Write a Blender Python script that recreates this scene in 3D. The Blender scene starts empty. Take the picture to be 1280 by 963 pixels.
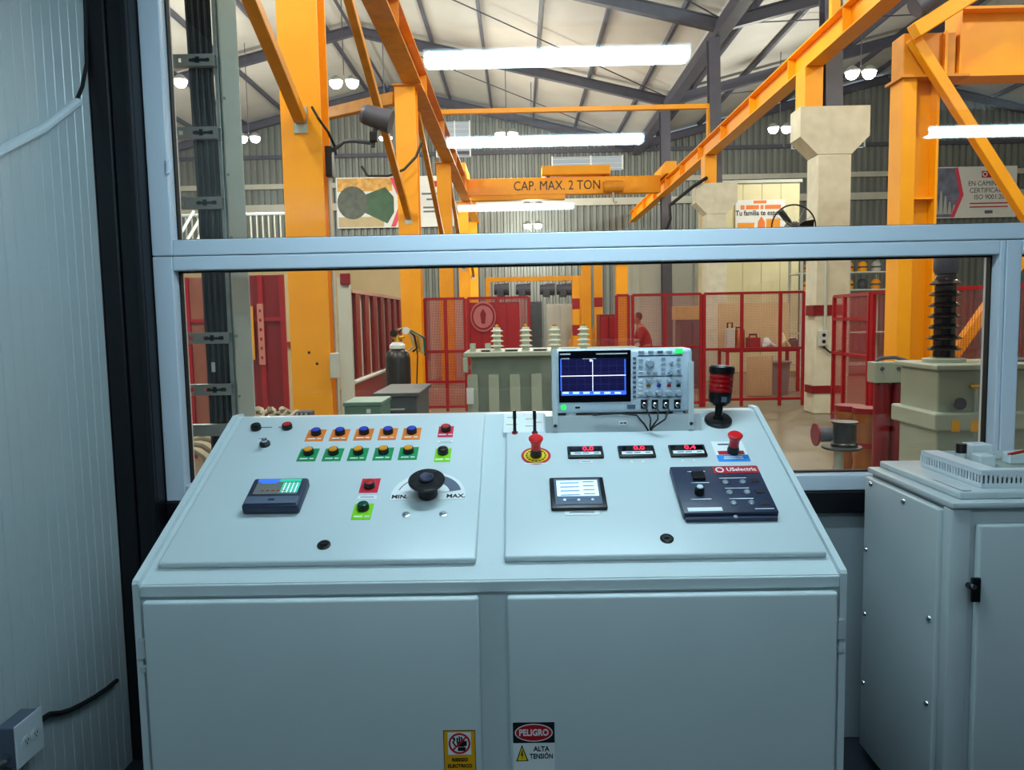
import bpy, bmesh, math, random
from mathutils import Matrix, Vector
random.seed(7)
sc = bpy.context.scene
COL = sc.collection
V = Vector

# ------------------------------------------------------------------ camera
FPX, IW, IH = 950.0, 1280, 963
EYE = V((0, 0, 1.6))
def cam_axes(vx=650.0, vy=398.0, roll=0.018):
    y = V((vx - IW / 2, IH / 2 - vy, -FPX)).normalized()
    x = V((1, roll, 0)); x.z = -(x.x * y.x + x.y * y.y) / y.z; x.normalize()
    return x, y, x.cross(y)
AX, AY, AZ = cam_axes()
cd = bpy.data.cameras.new('camera'); cd.sensor_width = 36; cd.lens = 36 * FPX / IW
cd.clip_start = 0.05; cd.clip_end = 200
cam = bpy.data.objects.new('camera', cd); COL.objects.link(cam)
cam.matrix_world = Matrix.Translation(EYE) @ Matrix((AX, AY, AZ)).to_4x4()
sc.camera = cam
# ------------------------------------------------------------------ world, exposure
wd = bpy.data.worlds.new('world'); sc.world = wd; wd.use_nodes = True
wd.node_tree.nodes['Background'].inputs[0].default_value = (.62, .72, .85, 1)
wd.node_tree.nodes['Background'].inputs[1].default_value = .5
sc.view_settings.view_transform = 'Standard'; sc.view_settings.look = 'None'
sc.view_settings.exposure = 0.0; sc.view_settings.gamma = 1.0
sc.view_settings.use_curve_mapping = False
sc.cycles.max_bounces = 8; sc.cycles.transparent_max_bounces = 24
sc.cycles.diffuse_bounces = 4; sc.cycles.caustics_reflective = False; sc.cycles.caustics_refractive = False
ROOM_TUBE = 66.0          # radiance of the brightest tube, over the console
DIM_TUBE = 32.0           # radiance of the tubes behind, set dimmer so the console front stays dark
HALL_LAMP = 420.0         # watts of each high-bay lamp

# ------------------------------------------------------------------ measuring helpers (pixel -> place on a known plane)
RM = Matrix((AX, AY, AZ))
def ray(px, py): return RM @ V((px - IW / 2, IH / 2 - py, -FPX))
def A(px, py, y):
    d = ray(px, py); return EYE + d * (y / d.y)
def AXP(px, py, x):
    d = ray(px, py); return EYE + d * (x / d.x)
def AZP(px, py, z):
    d = ray(px, py); return EYE + d * ((z - EYE.z) / d.z)

# ------------------------------------------------------------------ materials
MATS = {}
def lin(c): return tuple((x / 12.92 if x <= .04045 else ((x + .055) / 1.055) ** 2.4) for x in c)
def pm(name, rgb, rough=.5, metal=0, var=.06, scale=8, bump=0, bscale=60, emit=0, spec=.5, stretch=None, coat=0):
    m = bpy.data.materials.new(name); m.use_nodes = True
    n = m.node_tree.nodes; l = m.node_tree.links; b = n['Principled BSDF']
    c = lin(rgb)
    tc = n.new('ShaderNodeTexCoord'); mp = n.new('ShaderNodeMapping'); l.new(tc.outputs['Object'], mp.inputs[0])
    if stretch: mp.inputs['Scale'].default_value = stretch
    nz = n.new('ShaderNodeTexNoise'); nz.inputs['Scale'].default_value = scale; nz.inputs['Detail'].default_value = 4
    l.new(mp.outputs[0], nz.inputs['Vector'])
    rp = n.new('ShaderNodeValToRGB')
    rp.color_ramp.elements[0].position = .3; rp.color_ramp.elements[1].position = .7
    rp.color_ramp.elements[0].color = (*[max(0, x * (1 - var)) for x in c], 1)
    rp.color_ramp.elements[1].color = (*[min(1, x * (1 + var)) for x in c], 1)
    l.new(nz.outputs[0], rp.inputs[0]); l.new(rp.outputs[0], b.inputs['Base Color'])
    b.inputs['Roughness'].default_value = rough; b.inputs['Metallic'].default_value = metal
    b.inputs['Specular IOR Level'].default_value = spec
    if coat: b.inputs['Coat Weight'].default_value = coat
    if emit:
        l.new(rp.outputs[0], b.inputs['Emission Color']); b.inputs['Emission Strength'].default_value = emit
    if bump:
        nb = n.new('ShaderNodeTexNoise'); nb.inputs['Scale'].default_value = bscale; l.new(mp.outputs[0], nb.inputs['Vector'])
        bp = n.new('ShaderNodeBump'); bp.inputs['Strength'].default_value = bump; bp.inputs['Distance'].default_value = .01
        l.new(nb.outputs[0], bp.inputs['Height']); l.new(bp.outputs[0], b.inputs['Normal'])
    MATS[name] = m; return m
def glass_mat(name, tint):
    m = bpy.data.materials.new(name); m.use_nodes = True
    n = m.node_tree.nodes; l = m.node_tree.links; n.clear()
    o = n.new('ShaderNodeOutputMaterial'); mx = n.new('ShaderNodeMixShader'); fr = n.new('ShaderNodeFresnel'); fr.inputs[0].default_value = 1.5
    t = n.new('ShaderNodeBsdfTransparent'); t.inputs[0].default_value = (*tint, 1)
    g = n.new('ShaderNodeBsdfGlossy'); g.inputs['Roughness'].default_value = .015
    l.new(fr.outputs[0], mx.inputs[0]); l.new(t.outputs[0], mx.inputs[1]); l.new(g.outputs[0], mx.inputs[2]); l.new(mx.outputs[0], o.inputs[0])
    return m
def mesh_mat(name, rgb, pitch, wire):
    m = bpy.data.materials.new(name); m.use_nodes = True
    n = m.node_tree.nodes; l = m.node_tree.links; b = n['Principled BSDF']
    b.inputs['Base Color'].default_value = (*lin(rgb), 1); b.inputs['Roughness'].default_value = .5
    tc = n.new('ShaderNodeTexCoord'); sp = n.new('ShaderNodeSeparateXYZ'); l.new(tc.outputs['Object'], sp.inputs[0])
    def mth(op, a, bb):
        q = n.new('ShaderNodeMath'); q.operation = op
        for i, x in enumerate((a, bb)):
            if isinstance(x, (int, float)): q.inputs[i].default_value = x
            else: l.new(x, q.inputs[i])
        return q.outputs[0]
    h = mth('ADD', sp.outputs[0], sp.outputs[1])
    def line(s): return mth('LESS_THAN', mth('FLOORED_MODULO', s, pitch), wire)
    al = mth('MAXIMUM', line(h), line(sp.outputs[2]))
    l.new(al, b.inputs['Alpha']); return m
PAINT = pm('console_paint', (.80, .84, .85), .34, var=.015, scale=3, bump=.012, bscale=400)
PAINT2 = pm('cabinet_paint', (.74, .77, .78), .36, var=.02, scale=3, bump=.012, bscale=400)
STAINLESS = pm('brushed_steel', (.72, .76, .78), .33, .85, var=.05, scale=30, stretch=(1, 20, 20))
CHROME = pm('chrome', (.85, .86, .87), .16, 1, var=.03)
BLACKSTEEL = pm('navy_black_steel', (.025, .025, .06), .45, var=.5, scale=14, bump=.05, bscale=120)
ALU = pm('white_aluminium', (.83, .87, .92), .36, var=.015, scale=2)
GASKET = pm('black_rubber', (.03, .03, .035), .6, var=.2)
WALLP = pm('wall_panel_white', (.73, .77, .78), .28, var=.02, scale=2)
ROOMW = pm('room_wall_paint', (.31, .34, .39), .55, var=.04, scale=3)
ROOMCEIL = pm('room_ceiling_paint', (.40, .42, .44), .7, var=.03, scale=2)
ROOMFLOOR = pm('room_floor_vinyl', (.20, .22, .26), .45, var=.12, scale=6)
UNDER = pm('lower_wall_paint', (.60, .64, .66), .5, var=.04, scale=5)
BLK = pm('black_plastic', (.035, .035, .045), .35, var=.2)
BLKM = pm('black_matt', (.03, .03, .04), .6, var=.2)
NAVY = pm('navy_plastic', (.16, .19, .29), .42, var=.06, scale=20)
GREYP = pm('grey_plastic', (.36, .40, .48), .4, var=.05)
DISPG = pm('display_glass', (.03, .03, .05), .12, var=.1)
WHITE = pm('white_print', (.93, .94, .94), .45, var=.02)
OFFW = pm('off_white_plastic', (.84, .87, .89), .4, var=.02)
SCOPEC = pm('instrument_case', (.80, .86, .91), .38, var=.02)
ORANGE = pm('orange_plate', (.95, .50, .18), .4, var=.03)
GREEN = pm('green_plate', (.05, .58, .33), .4, var=.03)
LIME = pm('lime_plate', (.52, .85, .10), .4, var=.03)
REDP = pm('red_plate', (.87, .14, .24), .4, var=.03)
REDB = pm('red_button', (.86, .09, .10), .3, var=.04)
BLUEB = pm('blue_button', (.25, .30, .75), .25, var=.05)
AMBERB = pm('amber_button', (.96, .62, .14), .25, var=.05)
REDCAP = pm('red_cap', (.75, .18, .20), .25, var=.05)
DGREEN = pm('dark_green_button', (.05, .32, .24), .25, var=.05)
YEL = pm('safety_yellow_print', (.98, .83, .08), .4, var=.03)
AMBER = pm('sticker_amber', (.93, .66, .06), .4, var=.03)
BLUEP = pm('blue_plate', (.13, .55, .88), .4, var=.03)
BLACKP = pm('black_print', (.02, .02, .03), .5, var=.1)
REDPRINT = pm('red_print', (.76, .06, .12), .45, var=.03)
REDLED = pm('red_led_digits', (1, .12, .25), .5, var=.01, emit=1.6)
LCDW = pm('white_lcd', (.80, .92, 1.), .4, var=.02, emit=.75)
LCDGREY = pm('lcd_grey', (.42, .44, .42), .3, var=.1, emit=.15)
LCDBLUE = pm('lcd_blue', (.22, .42, .92), .4, var=.03, emit=.8)
LCDGREEN = pm('lcd_green', (.15, .80, .60), .4, var=.03, emit=.4)
LCDNAVY = pm('lcd_navy', (.08, .07, .26), .3, var=.05, emit=.35)
LCDINK = pm('lcd_ink', (.35, .48, .62), .4, var=.03)
GRIDL = pm('lcd_grid', (.16, .17, .40), .4, var=.03, emit=.4)
TRACE = pm('lcd_trace', (.95, .95, 1), .4, var=.01, emit=1.2)
LEDGREEN = pm('green_led', (.15, .95, .40), .4, var=.02, emit=.9)
GREYK = pm('grey_knob', (.62, .68, .74), .35, var=.04)
REDLENS = pm('red_lens', (.62, .04, .05), .16, var=.1, coat=.4)
# hall
YPAINT = pm('yellow_steel_paint', (1.0, .66, .0), .5, var=.07, scale=2.5, bump=.02, bscale=20)
YDUST = pm('weathered_yellow_paint', (.84, .55, .10), .5, var=.16, scale=5)
DARKSTEEL = pm('slate_steel_paint', (.31, .31, .37), .5, var=.12, scale=4)
ROOFM = pm('white_roof_insulation', (.80, .79, .77), .6, var=.06, scale=1.2, bump=.5, bscale=1.6)
SIDING = pm('galvanised_siding', (.50, .52, .51), .45, .2, var=.12, scale=1.5, stretch=(1, 1, .3))
SIDINGW = pm('siding_paint', (.74, .74, .70), .5, var=.08, scale=2)
CONC = pm('cast_concrete', (.86, .85, .78), .8, var=.10, scale=5, bump=.12, bscale=30)
HFLOOR = pm('hall_concrete_floor', (.48, .44, .36), .42, var=.12, scale=1.4, bump=.03, bscale=20)
CREAM = pm('cream_board', (.90, .87, .71), .6, var=.03, scale=2)
PALEG = pm('pale_grey_sheet', (.76, .78, .76), .5, var=.05, scale=2)
BEIGE = pm('beige_board', (.80, .72, .56), .6, var=.06, scale=3)
RPAINT = pm('red_steel_paint', (.62, .03, .11), .4, var=.12, scale=5)
RDARK = pm('dark_red_sheet', (.50, .03, .10), .42, var=.12, scale=3)
RMESH = mesh_mat('red_wire_mesh', (.66, .16, .18), .02, .0034)
RMESHD = mesh_mat('dense_red_wire_mesh', (.64, .10, .15), .02, .007)
TANK = pm('transformer_grey_green', (.64, .68, .63), .42, var=.06, scale=4)
PORC = pm('grey_porcelain', (.80, .83, .78), .18, var=.05)
PORCB = pm('brown_porcelain', (.15, .12, .13), .14, var=.2)
CYL = pm('dark_cylinder_paint', (.12, .11, .12), .35, var=.2)
TEALP = pm('green_toolbox_paint', (.36, .52, .48), .4, var=.06)
SLATEB = pm('dark_bench_steel', (.27, .30, .33), .5, var=.15)
WOOD = pm('pallet_wood', (.62, .50, .33), .7, var=.2, scale=9, stretch=(1, 8, 8))
COPPER = pm('copper_winding', (.62, .38, .20), .35, .6, var=.2)
BRASS = pm('brass', (.85, .66, .25), .3, .8, var=.1)
HOSE = pm('beige_hose', (.66, .63, .55), .6, var=.1)
GALV = pm('galvanised_strut', (.66, .70, .70), .4, .55, var=.12, scale=20)
STRUTW = pm('pale_painted_strut', (.90, .91, .86), .5, var=.06, scale=8)
CABLE = pm('dark_cable', (.07, .08, .12), .4, var=.2)
CARD = pm('cardboard', (.74, .62, .42), .7, var=.08)
BING = pm('grey_bin', (.45, .50, .52), .5, var=.06)
LAMPH = pm('lamp_housing', (.55, .56, .55), .4, .3, var=.05)
def emi(name, rgb, s):
    m = bpy.data.materials.new(name); m.use_nodes = True
    n = m.node_tree.nodes; n.clear(); o = n.new('ShaderNodeOutputMaterial'); e = n.new('ShaderNodeEmission')
    e.inputs[0].default_value = (*rgb, 1); e.inputs[1].default_value = s; m.node_tree.links.new(e.outputs[0], o.inputs[0]); return m
TUBE = emi('cool_tube_light', (.63, .89, 1.0), ROOM_TUBE)
TUBEDIM = emi('dim_tube_light', (.63, .89, 1.0), DIM_TUBE)
LENS = emi('high_bay_lens', (1.0, .97, .86), 30)
LOUVL = emi('daylit_louvre', (.90, .96, 1.0), .55)
GLASS = glass_mat('window_glass', (.955, .98, .97))

# ------------------------------------------------------------------ mesh builder
class MB:
    def __init__(s): s.bm = bmesh.new()
    def _f(s, vs, fs, M=None):
        q = [s.bm.verts.new((M @ V(v)) if M else v) for v in vs]
        out = []
        for f in fs:
            try: out.append(s.bm.faces.new([q[i] for i in f]))
            except ValueError: pass
        return q, out
    def box(s, x0, x1, y0, y1, z0, z1, bev=0, seg=2, M=None):
        vs = [(x0, y0, z0), (x1, y0, z0), (x1, y1, z0), (x0, y1, z0), (x0, y0, z1), (x1, y0, z1), (x1, y1, z1), (x0, y1, z1)]
        q, f = s._f(vs, [(0, 3, 2, 1), (4, 5, 6, 7), (0, 1, 5, 4), (1, 2, 6, 5), (2, 3, 7, 6), (3, 0, 4, 7)], M)
        if bev:
            es = list({e for x in f for e in x.edges})
            bmesh.ops.bevel(s.bm, geom=es, offset=bev, segments=seg, affect='EDGES', profile=.5)
        return s
    def cbox(s, c, d, bev=0, M=None):
        return s.box(c[0]-d[0]/2, c[0]+d[0]/2, c[1]-d[1]/2, c[1]+d[1]/2, c[2]-d[2]/2, c[2]+d[2]/2, bev, 2, M)
    def lathe(s, prof, M=None, n=20):
        vs = []; fs = []
        for r, h in prof:
            for k in range(n):
                a = 2 * math.pi * k / n; vs.append((r * math.cos(a), r * math.sin(a), h))
        for i in range(len(prof) - 1):
            for k in range(n):
                fs.append((i*n+k, i*n+(k+1) % n, (i+1)*n+(k+1) % n, (i+1)*n+k))
        fs.append(tuple(range(n))[::-1]); fs.append(tuple((len(prof)-1)*n+k for k in range(n)))
        s._f(vs, fs, M); return s
    def cyl(s, p0, p1, r, r2=None, n=14):
        p0, p1 = V(p0), V(p1); d = p1 - p0
        M = Matrix.Translation(p0) @ d.to_track_quat('Z', 'Y').to_matrix().to_4x4()
        return s.lathe([(r, 0), (r if r2 is None else r2, d.length)], M, n)
    def tube(s, pts, r, n=8):
        pts = [V(p) for p in pts]; rings = []
        up = V((0, 0, 1)); prev = None
        for i, p in enumerate(pts):
            t = (pts[min(i+1, len(pts)-1)] - pts[max(i-1, 0)]).normalized()
            a = prev if prev is not None else (up if abs(t.z) < .9 else V((1, 0, 0)))
            a = (a - t * a.dot(t)).normalized(); b = t.cross(a); prev = a
            rings.append([s.bm.verts.new(p + (a * math.cos(2*math.pi*k/n) + b * math.sin(2*math.pi*k/n)) * r) for k in range(n)])
        for i in range(len(rings) - 1):
            for k in range(n):
                s.bm.faces.new([rings[i][k], rings[i][(k+1) % n], rings[i+1][(k+1) % n], rings[i+1][k]])
        s.bm.faces.new(rings[0][::-1]); s.bm.faces.new(rings[-1]); return s
    def prism(s, poly, z0, z1, M=None):
        n = len(poly); vs = [(p[0], p[1], z0) for p in poly] + [(p[0], p[1], z1) for p in poly]
        fs = [tuple(range(n))[::-1], tuple(range(n, 2*n))] + [(i, (i+1) % n, n+(i+1) % n, n+i) for i in range(n)]
        s._f(vs, fs, M); return s
    def frame(s, p0, p1, up):
        p0, p1 = V(p0), V(p1); d = (p1 - p0); L = d.length; d.normalize(); up = V(up)
        up = (up - d * up.dot(d)).normalized(); side = d.cross(up)
        return Matrix(((d.x, side.x, up.x, p0.x), (d.y, side.y, up.y, p0.y), (d.z, side.z, up.z, p0.z), (0, 0, 0, 1))), L
    def beam(s, p0, p1, w, h, up=(0, 0, 1), bev=0):
        M, L = s.frame(p0, p1, up); return s.box(0, L, -w/2, w/2, -h/2, h/2, bev, 2, M)
    def ibeam(s, p0, p1, w, h, tf, tw, up=(0, 0, 1)):
        M, L = s.frame(p0, p1, up)
        s.box(0, L, -w/2, w/2, h/2-tf, h/2, M=M); s.box(0, L, -w/2, w/2, -h/2, -h/2+tf, M=M)
        return s.box(0, L, -tw/2, tw/2, -h/2+tf, h/2-tf, M=M)
WM = {}
def link(o, M, parent):
    COL.objects.link(o); o.parent = parent
    o.matrix_basis = (WM[parent.name].inverted() @ M) if parent else M
    WM[o.name] = M; return o
def ob(name, mb, mat, parent=None, M=None, smooth=False):
    bm = mb.bm
    bmesh.ops.recalc_face_normals(bm, faces=bm.faces)
    if M is None:
        xs = [v.co for v in bm.verts]
        c = V([(min(p[i] for p in xs) + max(p[i] for p in xs)) / 2 for i in range(3)])
        for v in bm.verts: v.co -= c
        M = Matrix.Translation(c)
    me = bpy.data.meshes.new(name); bm.to_mesh(me); bm.free(); me.materials.append(mat)
    if smooth:
        me.polygons.foreach_set('use_smooth', [True] * len(me.polygons)); me.set_sharp_from_angle(angle=math.radians(35))
    return link(bpy.data.objects.new(name, me), M, parent)
def again(src, M, parent=None, name=None):
    o = bpy.data.objects.new(name or src.name.split('.')[0], src.data); return link(o, M, parent)
def empty(name, loc=(0, 0, 0), M=None):
    o = bpy.data.objects.new(name, None); o.empty_display_size = .1
    return link(o, M if M is not None else Matrix.Translation(V(loc)), None)
def tag(o, label, cat, group=None):
    o['label'] = label; o['category'] = cat
    if group: o['group'] = group
    return o
def st(o): o['kind'] = 'structure'; return o
def FR(o, u, v):
    u = V(u).normalized(); v = V(v); v = (v - u * v.dot(u)).normalized(); n = u.cross(v); o = V(o)
    return Matrix(((u.x, v.x, n.x, o.x), (u.y, v.y, n.y, o.y), (u.z, v.z, n.z, o.z), (0, 0, 0, 1)))
def FACE(o): return FR(o, (1, 0, 0), (0, 0, 1))        # a plane facing the room (-y)
def letters(body, size, mat, parent, M, name='lettering', sx=1.0, bold=0.0):
    cu = bpy.data.curves.new(name, 'FONT'); cu.body = body; cu.size = size; cu.align_x = 'CENTER'; cu.align_y = 'CENTER'
    cu.extrude = .0004; cu.resolution_u = 3; cu.offset = bold
    t = bpy.data.objects.new(name, cu); me = bpy.data.meshes.new_from_object(t)
    bpy.data.objects.remove(t); bpy.data.curves.remove(cu)
    if sx != 1: me.transform(Matrix.Diagonal((sx, 1, 1, 1)))
    me.materials.clear(); me.materials.append(mat); me.name = name
    return link(bpy.data.objects.new(name, me), M, parent)
def rect(w, h, t=.001, bev=0): return MB().box(-w/2, w/2, -h/2, h/2, 0, t, bev)
def T(x=0, y=0, z=0): return Matrix.Translation(V((x, y, z)))
def bars(rows, w, h, t=.0005):
    m = MB()
    for (x, y, l) in rows: m.box(x-l/2, x+l/2, y-h/2, y+h/2, 0, t)
    return m
def ellipse(a, b, n=36): return [(a*math.cos(2*math.pi*k/n), b*math.sin(2*math.pi*k/n)) for k in range(n)]
def ring(mb, r0, r1, t, M=None, n=32, a0=0, a1=2*math.pi):
    for k in range(n):
        p, q = a0+(a1-a0)*k/n, a0+(a1-a0)*(k+1)/n
        mb.prism([(r0*math.cos(p), r0*math.sin(p)), (r1*math.cos(p), r1*math.sin(p)), (r1*math.cos(q), r1*math.sin(q)), (r0*math.cos(q), r0*math.sin(q))], 0, t, M)
    return mb

# ================================================================== CONTROL ROOM SHELL
XL, XR, YB, YW, ZC = -1.458, 4.4, -4.6, 2.75, 2.95
st(ob('floor', MB().box(XL-.1, XR+.1, YB-.1, YW+.1, -.06, 0), ROOMFLOOR))
st(ob('ceiling', MB().box(XL-.1, XR+.1, YB-.1, YW+.1, ZC, ZC+.08), ROOMCEIL))
st(ob('wall_back', MB().box(XL-.1, XR+.1, YB-.1, YB, 0, ZC), ROOMW))
st(ob('wall_right', MB().box(XR, XR+.1, YB, YW, 0, ZC), ROOMW))
wl = st(ob('wall_left', MB().box(XL-.1, XL-.014, YB, YW, 0, ZC), ROOMW))
pk = MB()
for a, b in ((.001, .048), (.050, .097)):
    pk.box(0, .014, a, b, 0, ZC, .002, 1)
y = YW - .09; first = None
while y > YB:
    M = T(XL-.014, y-.098, 0)
    if first is None: first = ob('plank', pk, WALLP, wl, M=M)
    else: again(first, M, wl)
    y -= .098
# window wall
st(ob('wall_window', MB().box(-1.31, XR, YW, YW+.1, 0, .87, .004), UNDER))
st(ob('trim_1', MB().box(-1.31, XR, YW-.03, YW+.1, .872, .952, .004), BLACKSTEEL))
c = empty('steel_column', (-1.41, YW, 0)); tag(c, 'tall navy black steel column between white wall and window', 'column')
ob('channel', MB().box(XL, -1.391, YW-.09, YW+.1, 0, ZC, .006), BLACKSTEEL, c)
ob('channel', MB().box(-1.388, -1.312, YW-.085, YW+.1, 0, ZC, .006), BLACKSTEEL, c)
ob('flange_strip', MB().box(-1.331, -1.3125, YW-.1, YW-.0855, 0, ZC, .003), BLACKSTEEL, c)
def window(name, x0, x1, z0, z1, fw, fb, ft, fr, glass_z):
    w = st(empty(name, ((x0+x1)/2, YW, z0)))
    f = []
    ob('window_stile', MB().box(x0, x0+fw, YW-.02, YW+.075, z0, z1, .004), ALU, w)
    ob('window_stile', MB().box(x1-fr, x1, YW-.02, YW+.075, z0, z1, .004), ALU, w)
    ob('window_rail', MB().box(x0+fw, x1-fr, YW-.019, YW+.075, z0, z0+fb, .004), ALU, w)
    ob('window_rail', MB().box(x0+fw, x1-fr, YW-.019, YW+.075, z1-ft, z1, .004), ALU, w)
    a, b, cc, d = x0+fw, x1-fr, z0+fb, z1-ft
    g = MB()
    for q in ((a, a+.006, cc, d), (b-.006, b, cc, d), (a+.006, b-.006, cc, cc+.006), (a+.006, b-.006, d-.006, d)):
        g.box(q[0], q[1], YW+.026, YW+.05, q[2], q[3])
    ob('gasket', g, GASKET, w)
    ob('pane', MB().box(a+.001, b-.001, YW+.036, YW+.042, cc+.001, d-.001), GLASS, w)
    return w
window('window_1', -1.31, XR, 1.846, ZC, .075, .056, .04, .06, 0)
window('window_2', -1.31, 1.719, .954, 1.843, .072, .058, .05, .02, 0)
window('window_3', 1.721, XR, .954, 1.843, .055, .058, .05, .05, 0)
ob('latch', MB().box(-1.24, -1.226, YW-.028, YW-.019, 2.13, 2.18, .003), ALU, bpy.data.objects['window_1'])

# ceiling tube lights of the room (their mirror images show in the panes)
def batten(x0, x1, y, label, glow=None):
    t = empty('tube_light', ((x0+x1)/2, y, ZC)); tag(t, label, 'light', 'ceiling tube lights of the control room')
    ob('housing', MB().box(x0-.03, x1+.03, y-.06, y+.06, ZC-.09, ZC-.001, .006), OFFW, t)
    ob('diffuser', MB().box(x0, x1, y-.048, y+.048, ZC-.155, ZC-.091, .02, 3), glow or TUBEDIM, t, smooth=True)
    for x in (x0-.015, x1+.015): ob('end_cap', MB().box(x-.0145, x+.0145, y-.05, y+.05, ZC-.15, ZC-.0905, .004), OFFW, t)
batten(-.43, .82, 1.85, 'white ceiling tube light mirrored highest and brightest in the window', TUBE)
batten(-.49, .88, .15, 'white ceiling tube light mirrored just above the overhead crane girder')
batten(2.83, 4.1, .15, 'white ceiling tube light mirrored at the right edge beside the yellow column')
batten(-.67, .62, -3.0, 'farthest ceiling tube light mirrored faintly under the crane girder')

# cable, conduit and outlet on the left wall
cv = ob('cable_conduit', MB().tube([V((XL+.012, q.y, q.z)) for q in (AXP(-60, 212, XL), AXP(-20, 196, XL), AXP(0, 187, XL), AXP(50, 161, XL), AXP(93, 128, XL))], .014, 10), OFFW, smooth=True)
tag(cv, 'white plastic cable conduit sloping up the white plank wall', 'conduit')
pts = [AXP(92, 129, XL), AXP(101, 108, XL), AXP(106, 80, XL), AXP(107, 40, XL)]
pts = [V((XL+.006, p.y, p.z)) for p in pts]; pts[-1].z = max(pts[-1].z, 2.7); pts.append(V((XL+.006, pts[-1].y+.005, ZC-.01)))
tag(ob('black_cable', MB().tube(pts, .006, 8), BLKM, smooth=True), 'thin black cable running from white conduit up to the ceiling', 'cable')
bx = AXP(33, 915, XL); by0, by1 = AXP(0, 915, XL+.05).y+.05, AXP(50, 915, XL+.05).y
zb0, zb1 = AXP(50, 938, XL+.06).z+.0, AXP(50, 887, XL+.06).z
obx = empty('outlet_box', (XL, (by0+by1)/2, zb0)); tag(obx, 'grey wall outlet box with white double socket plate', 'outlet')
ob('housing', MB().box(XL, XL+.052, by0, by1, zb0, zb1, .004), GREYP, obx)
ob('faceplate', MB().box(XL+.0525, XL+.058, by0-.004, by1+.004, zb0-.004, zb1+.004, .002), OFFW, obx)
for k in (0, 1):
    yy = by0 + (by1-by0) * (.32 + .36*k); M = FR((XL+.0585, yy, (zb0+zb1)/2), (0, 1, 0), (0, 0, 1))
    so = ob('socket', MB().lathe([(.017, 0), (.017, .002), (.012, .003)], M), OFFW, obx, smooth=True)
    sl = MB()
    for u, v in ((-.005, .003), (.005, .003), (0, -.006)): sl.cbox((u, v, .0036), (.0025, .006, .001), M=M)
    ob('slot', sl, BLKM, so)
ob('connector', MB().cyl((XL+.026, by0-.05, zb0+.03), (XL+.026, by0, zb0+.03), .014), CHROME, obx, smooth=True)
pts = [V((XL+.012, by1, AXP(52, 893, XL).z))] + [AXP(px, py, XL+.012) for px, py in ((62, 893), (75, 892), (88, 888), (102, 881), (118, 872), (134, 861), (146, 851))]
tag(ob('power_cable', MB().tube(pts, .008, 8), BLKM, smooth=True), 'black power cable curving from wall outlet toward the dark column', 'cable')

# ================================================================== CONTROL CONSOLE
CX0, CX1, CYF, CZF, CYT, CZT = -.908, .737, 1.70, 1.0, 2.36, 1.303
con = empty('control_console', ((CX0+CX1)/2, 2.05, 0)); tag(con, 'pale grey steel control console with two sloping instrument panels', 'console')
side = [(CYF+.01, .06), (CYF+.01, CZF), (CYT, CZT), (CYT+.05, CZT), (CYT+.05, .06)]
def yz_prism(poly, x0, x1): return MB().prism(poly, x0, x1, Matrix(((0, 0, 1, 0), (1, 0, 0, 0), (0, 1, 0, 0), (0, 0, 0, 1))))
ob('body', yz_prism(side, CX0+.016, CX1-.016), PAINT, con)
sidep = [(CYF, .05), (CYF, CZF+.004), (CYF+.004, CZF+.012), (CYT, CZT+.008), (CYT+.055, CZT+.008), (CYT+.055, .05)]
for x0, x1 in ((CX0, CX0+.0155), (CX1-.0155, CX1)):
    sp_ = ob('side_panel', yz_prism(sidep, x0, x1), PAINT, con)
    out = x0 if x0 < 0 else x1; sg = -1 if x0 < 0 else 1
    for zz in (.95, .78, .61, .42):
        ob('screw', MB().lathe([(.007, 0), (.006, .004), (.002, .006)], FR((out, CYF+.035, zz), (0, sg, 0), (0, 0, 1)), 10), CHROME, sp_, smooth=True)
ob('front_rim', MB().box(CX0+.016, CX1-.016, CYF+.001, CYF+.0095, CZF-.028, CZF-.001, .003), PAINT, con)
ob('plinth', MB().box(CX0+.02, CX1-.02, CYF+.05, CYT+.03, 0, .058), BLKM, con)
# front doors
def fdoor(pxl, pxr, hinge):
    x0, x1 = A(pxl, 850, CYF).x, A(pxr, 850, CYF).x; zt = .966
    d = ob('front_door', MB().box(x0, x1, CYF-.016, CYF+.0085, .13, zt, .007, 3), PAINT, con, smooth=True)
    hx = x0-.012 if hinge < 0 else x1+.012
    hz = A(181 if hinge < 0 else 1048, 812 if hinge < 0 else 787, CYF).z
    h = MB().box(hx-.009, hx+.009, CYF-.008, CYF+.0085, hz-.022, hz+.026, .003)
    h.box(hx-.007, hx+.007, CYF-.006, CYF+.0085, hz-.055, hz-.04, .003)
    ob('hinge', h, PAINT2, d)
    return d, x0, x1
dl, *_ = fdoor(187, 601, -1); dr, *_ = fdoor(636, 1043, 1)
# stickers on the doors
FY = CYF - .0165
def sticker(px0, py0, px1, h, mat, parent, name='warning_sticker'):
    a, b = A(px0, py0, FY), A(px1, py0, FY); w = b.x - a.x; zt = (a.z + b.z)/2
    M = FACE(((a.x+b.x)/2, FY, zt - h/2)); return ob(name, rect(w, h, .0008), mat, parent, M=M), M, w, h
s1, M, w, h = sticker(554, 913, 594, .115, AMBER, dl); s1['label'] = 'amber electrical hazard sticker'
bd = MB()
for q in ((-w/2, w/2, h/2-.0015, h/2), (-w/2, w/2, -h/2, -h/2+.0015), (-w/2, -w/2+.0015, -h/2, h/2), (w/2-.0015, w/2, -h/2, h/2)): bd.box(*q, .0009, .0012)
ob('border', bd, BLACKP, s1, M=M)
cy = h/2-.032
ob('white_field', MB().box(-.027, .027, cy-.027, cy+.027, .0009, .0012), WHITE, s1, M=M)
hand = MB().box(-.004, .014, cy-.018, cy-.009, .0013, .0016).box(-.006, .012, cy-.008, cy+.004, .0013, .0016)
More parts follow.
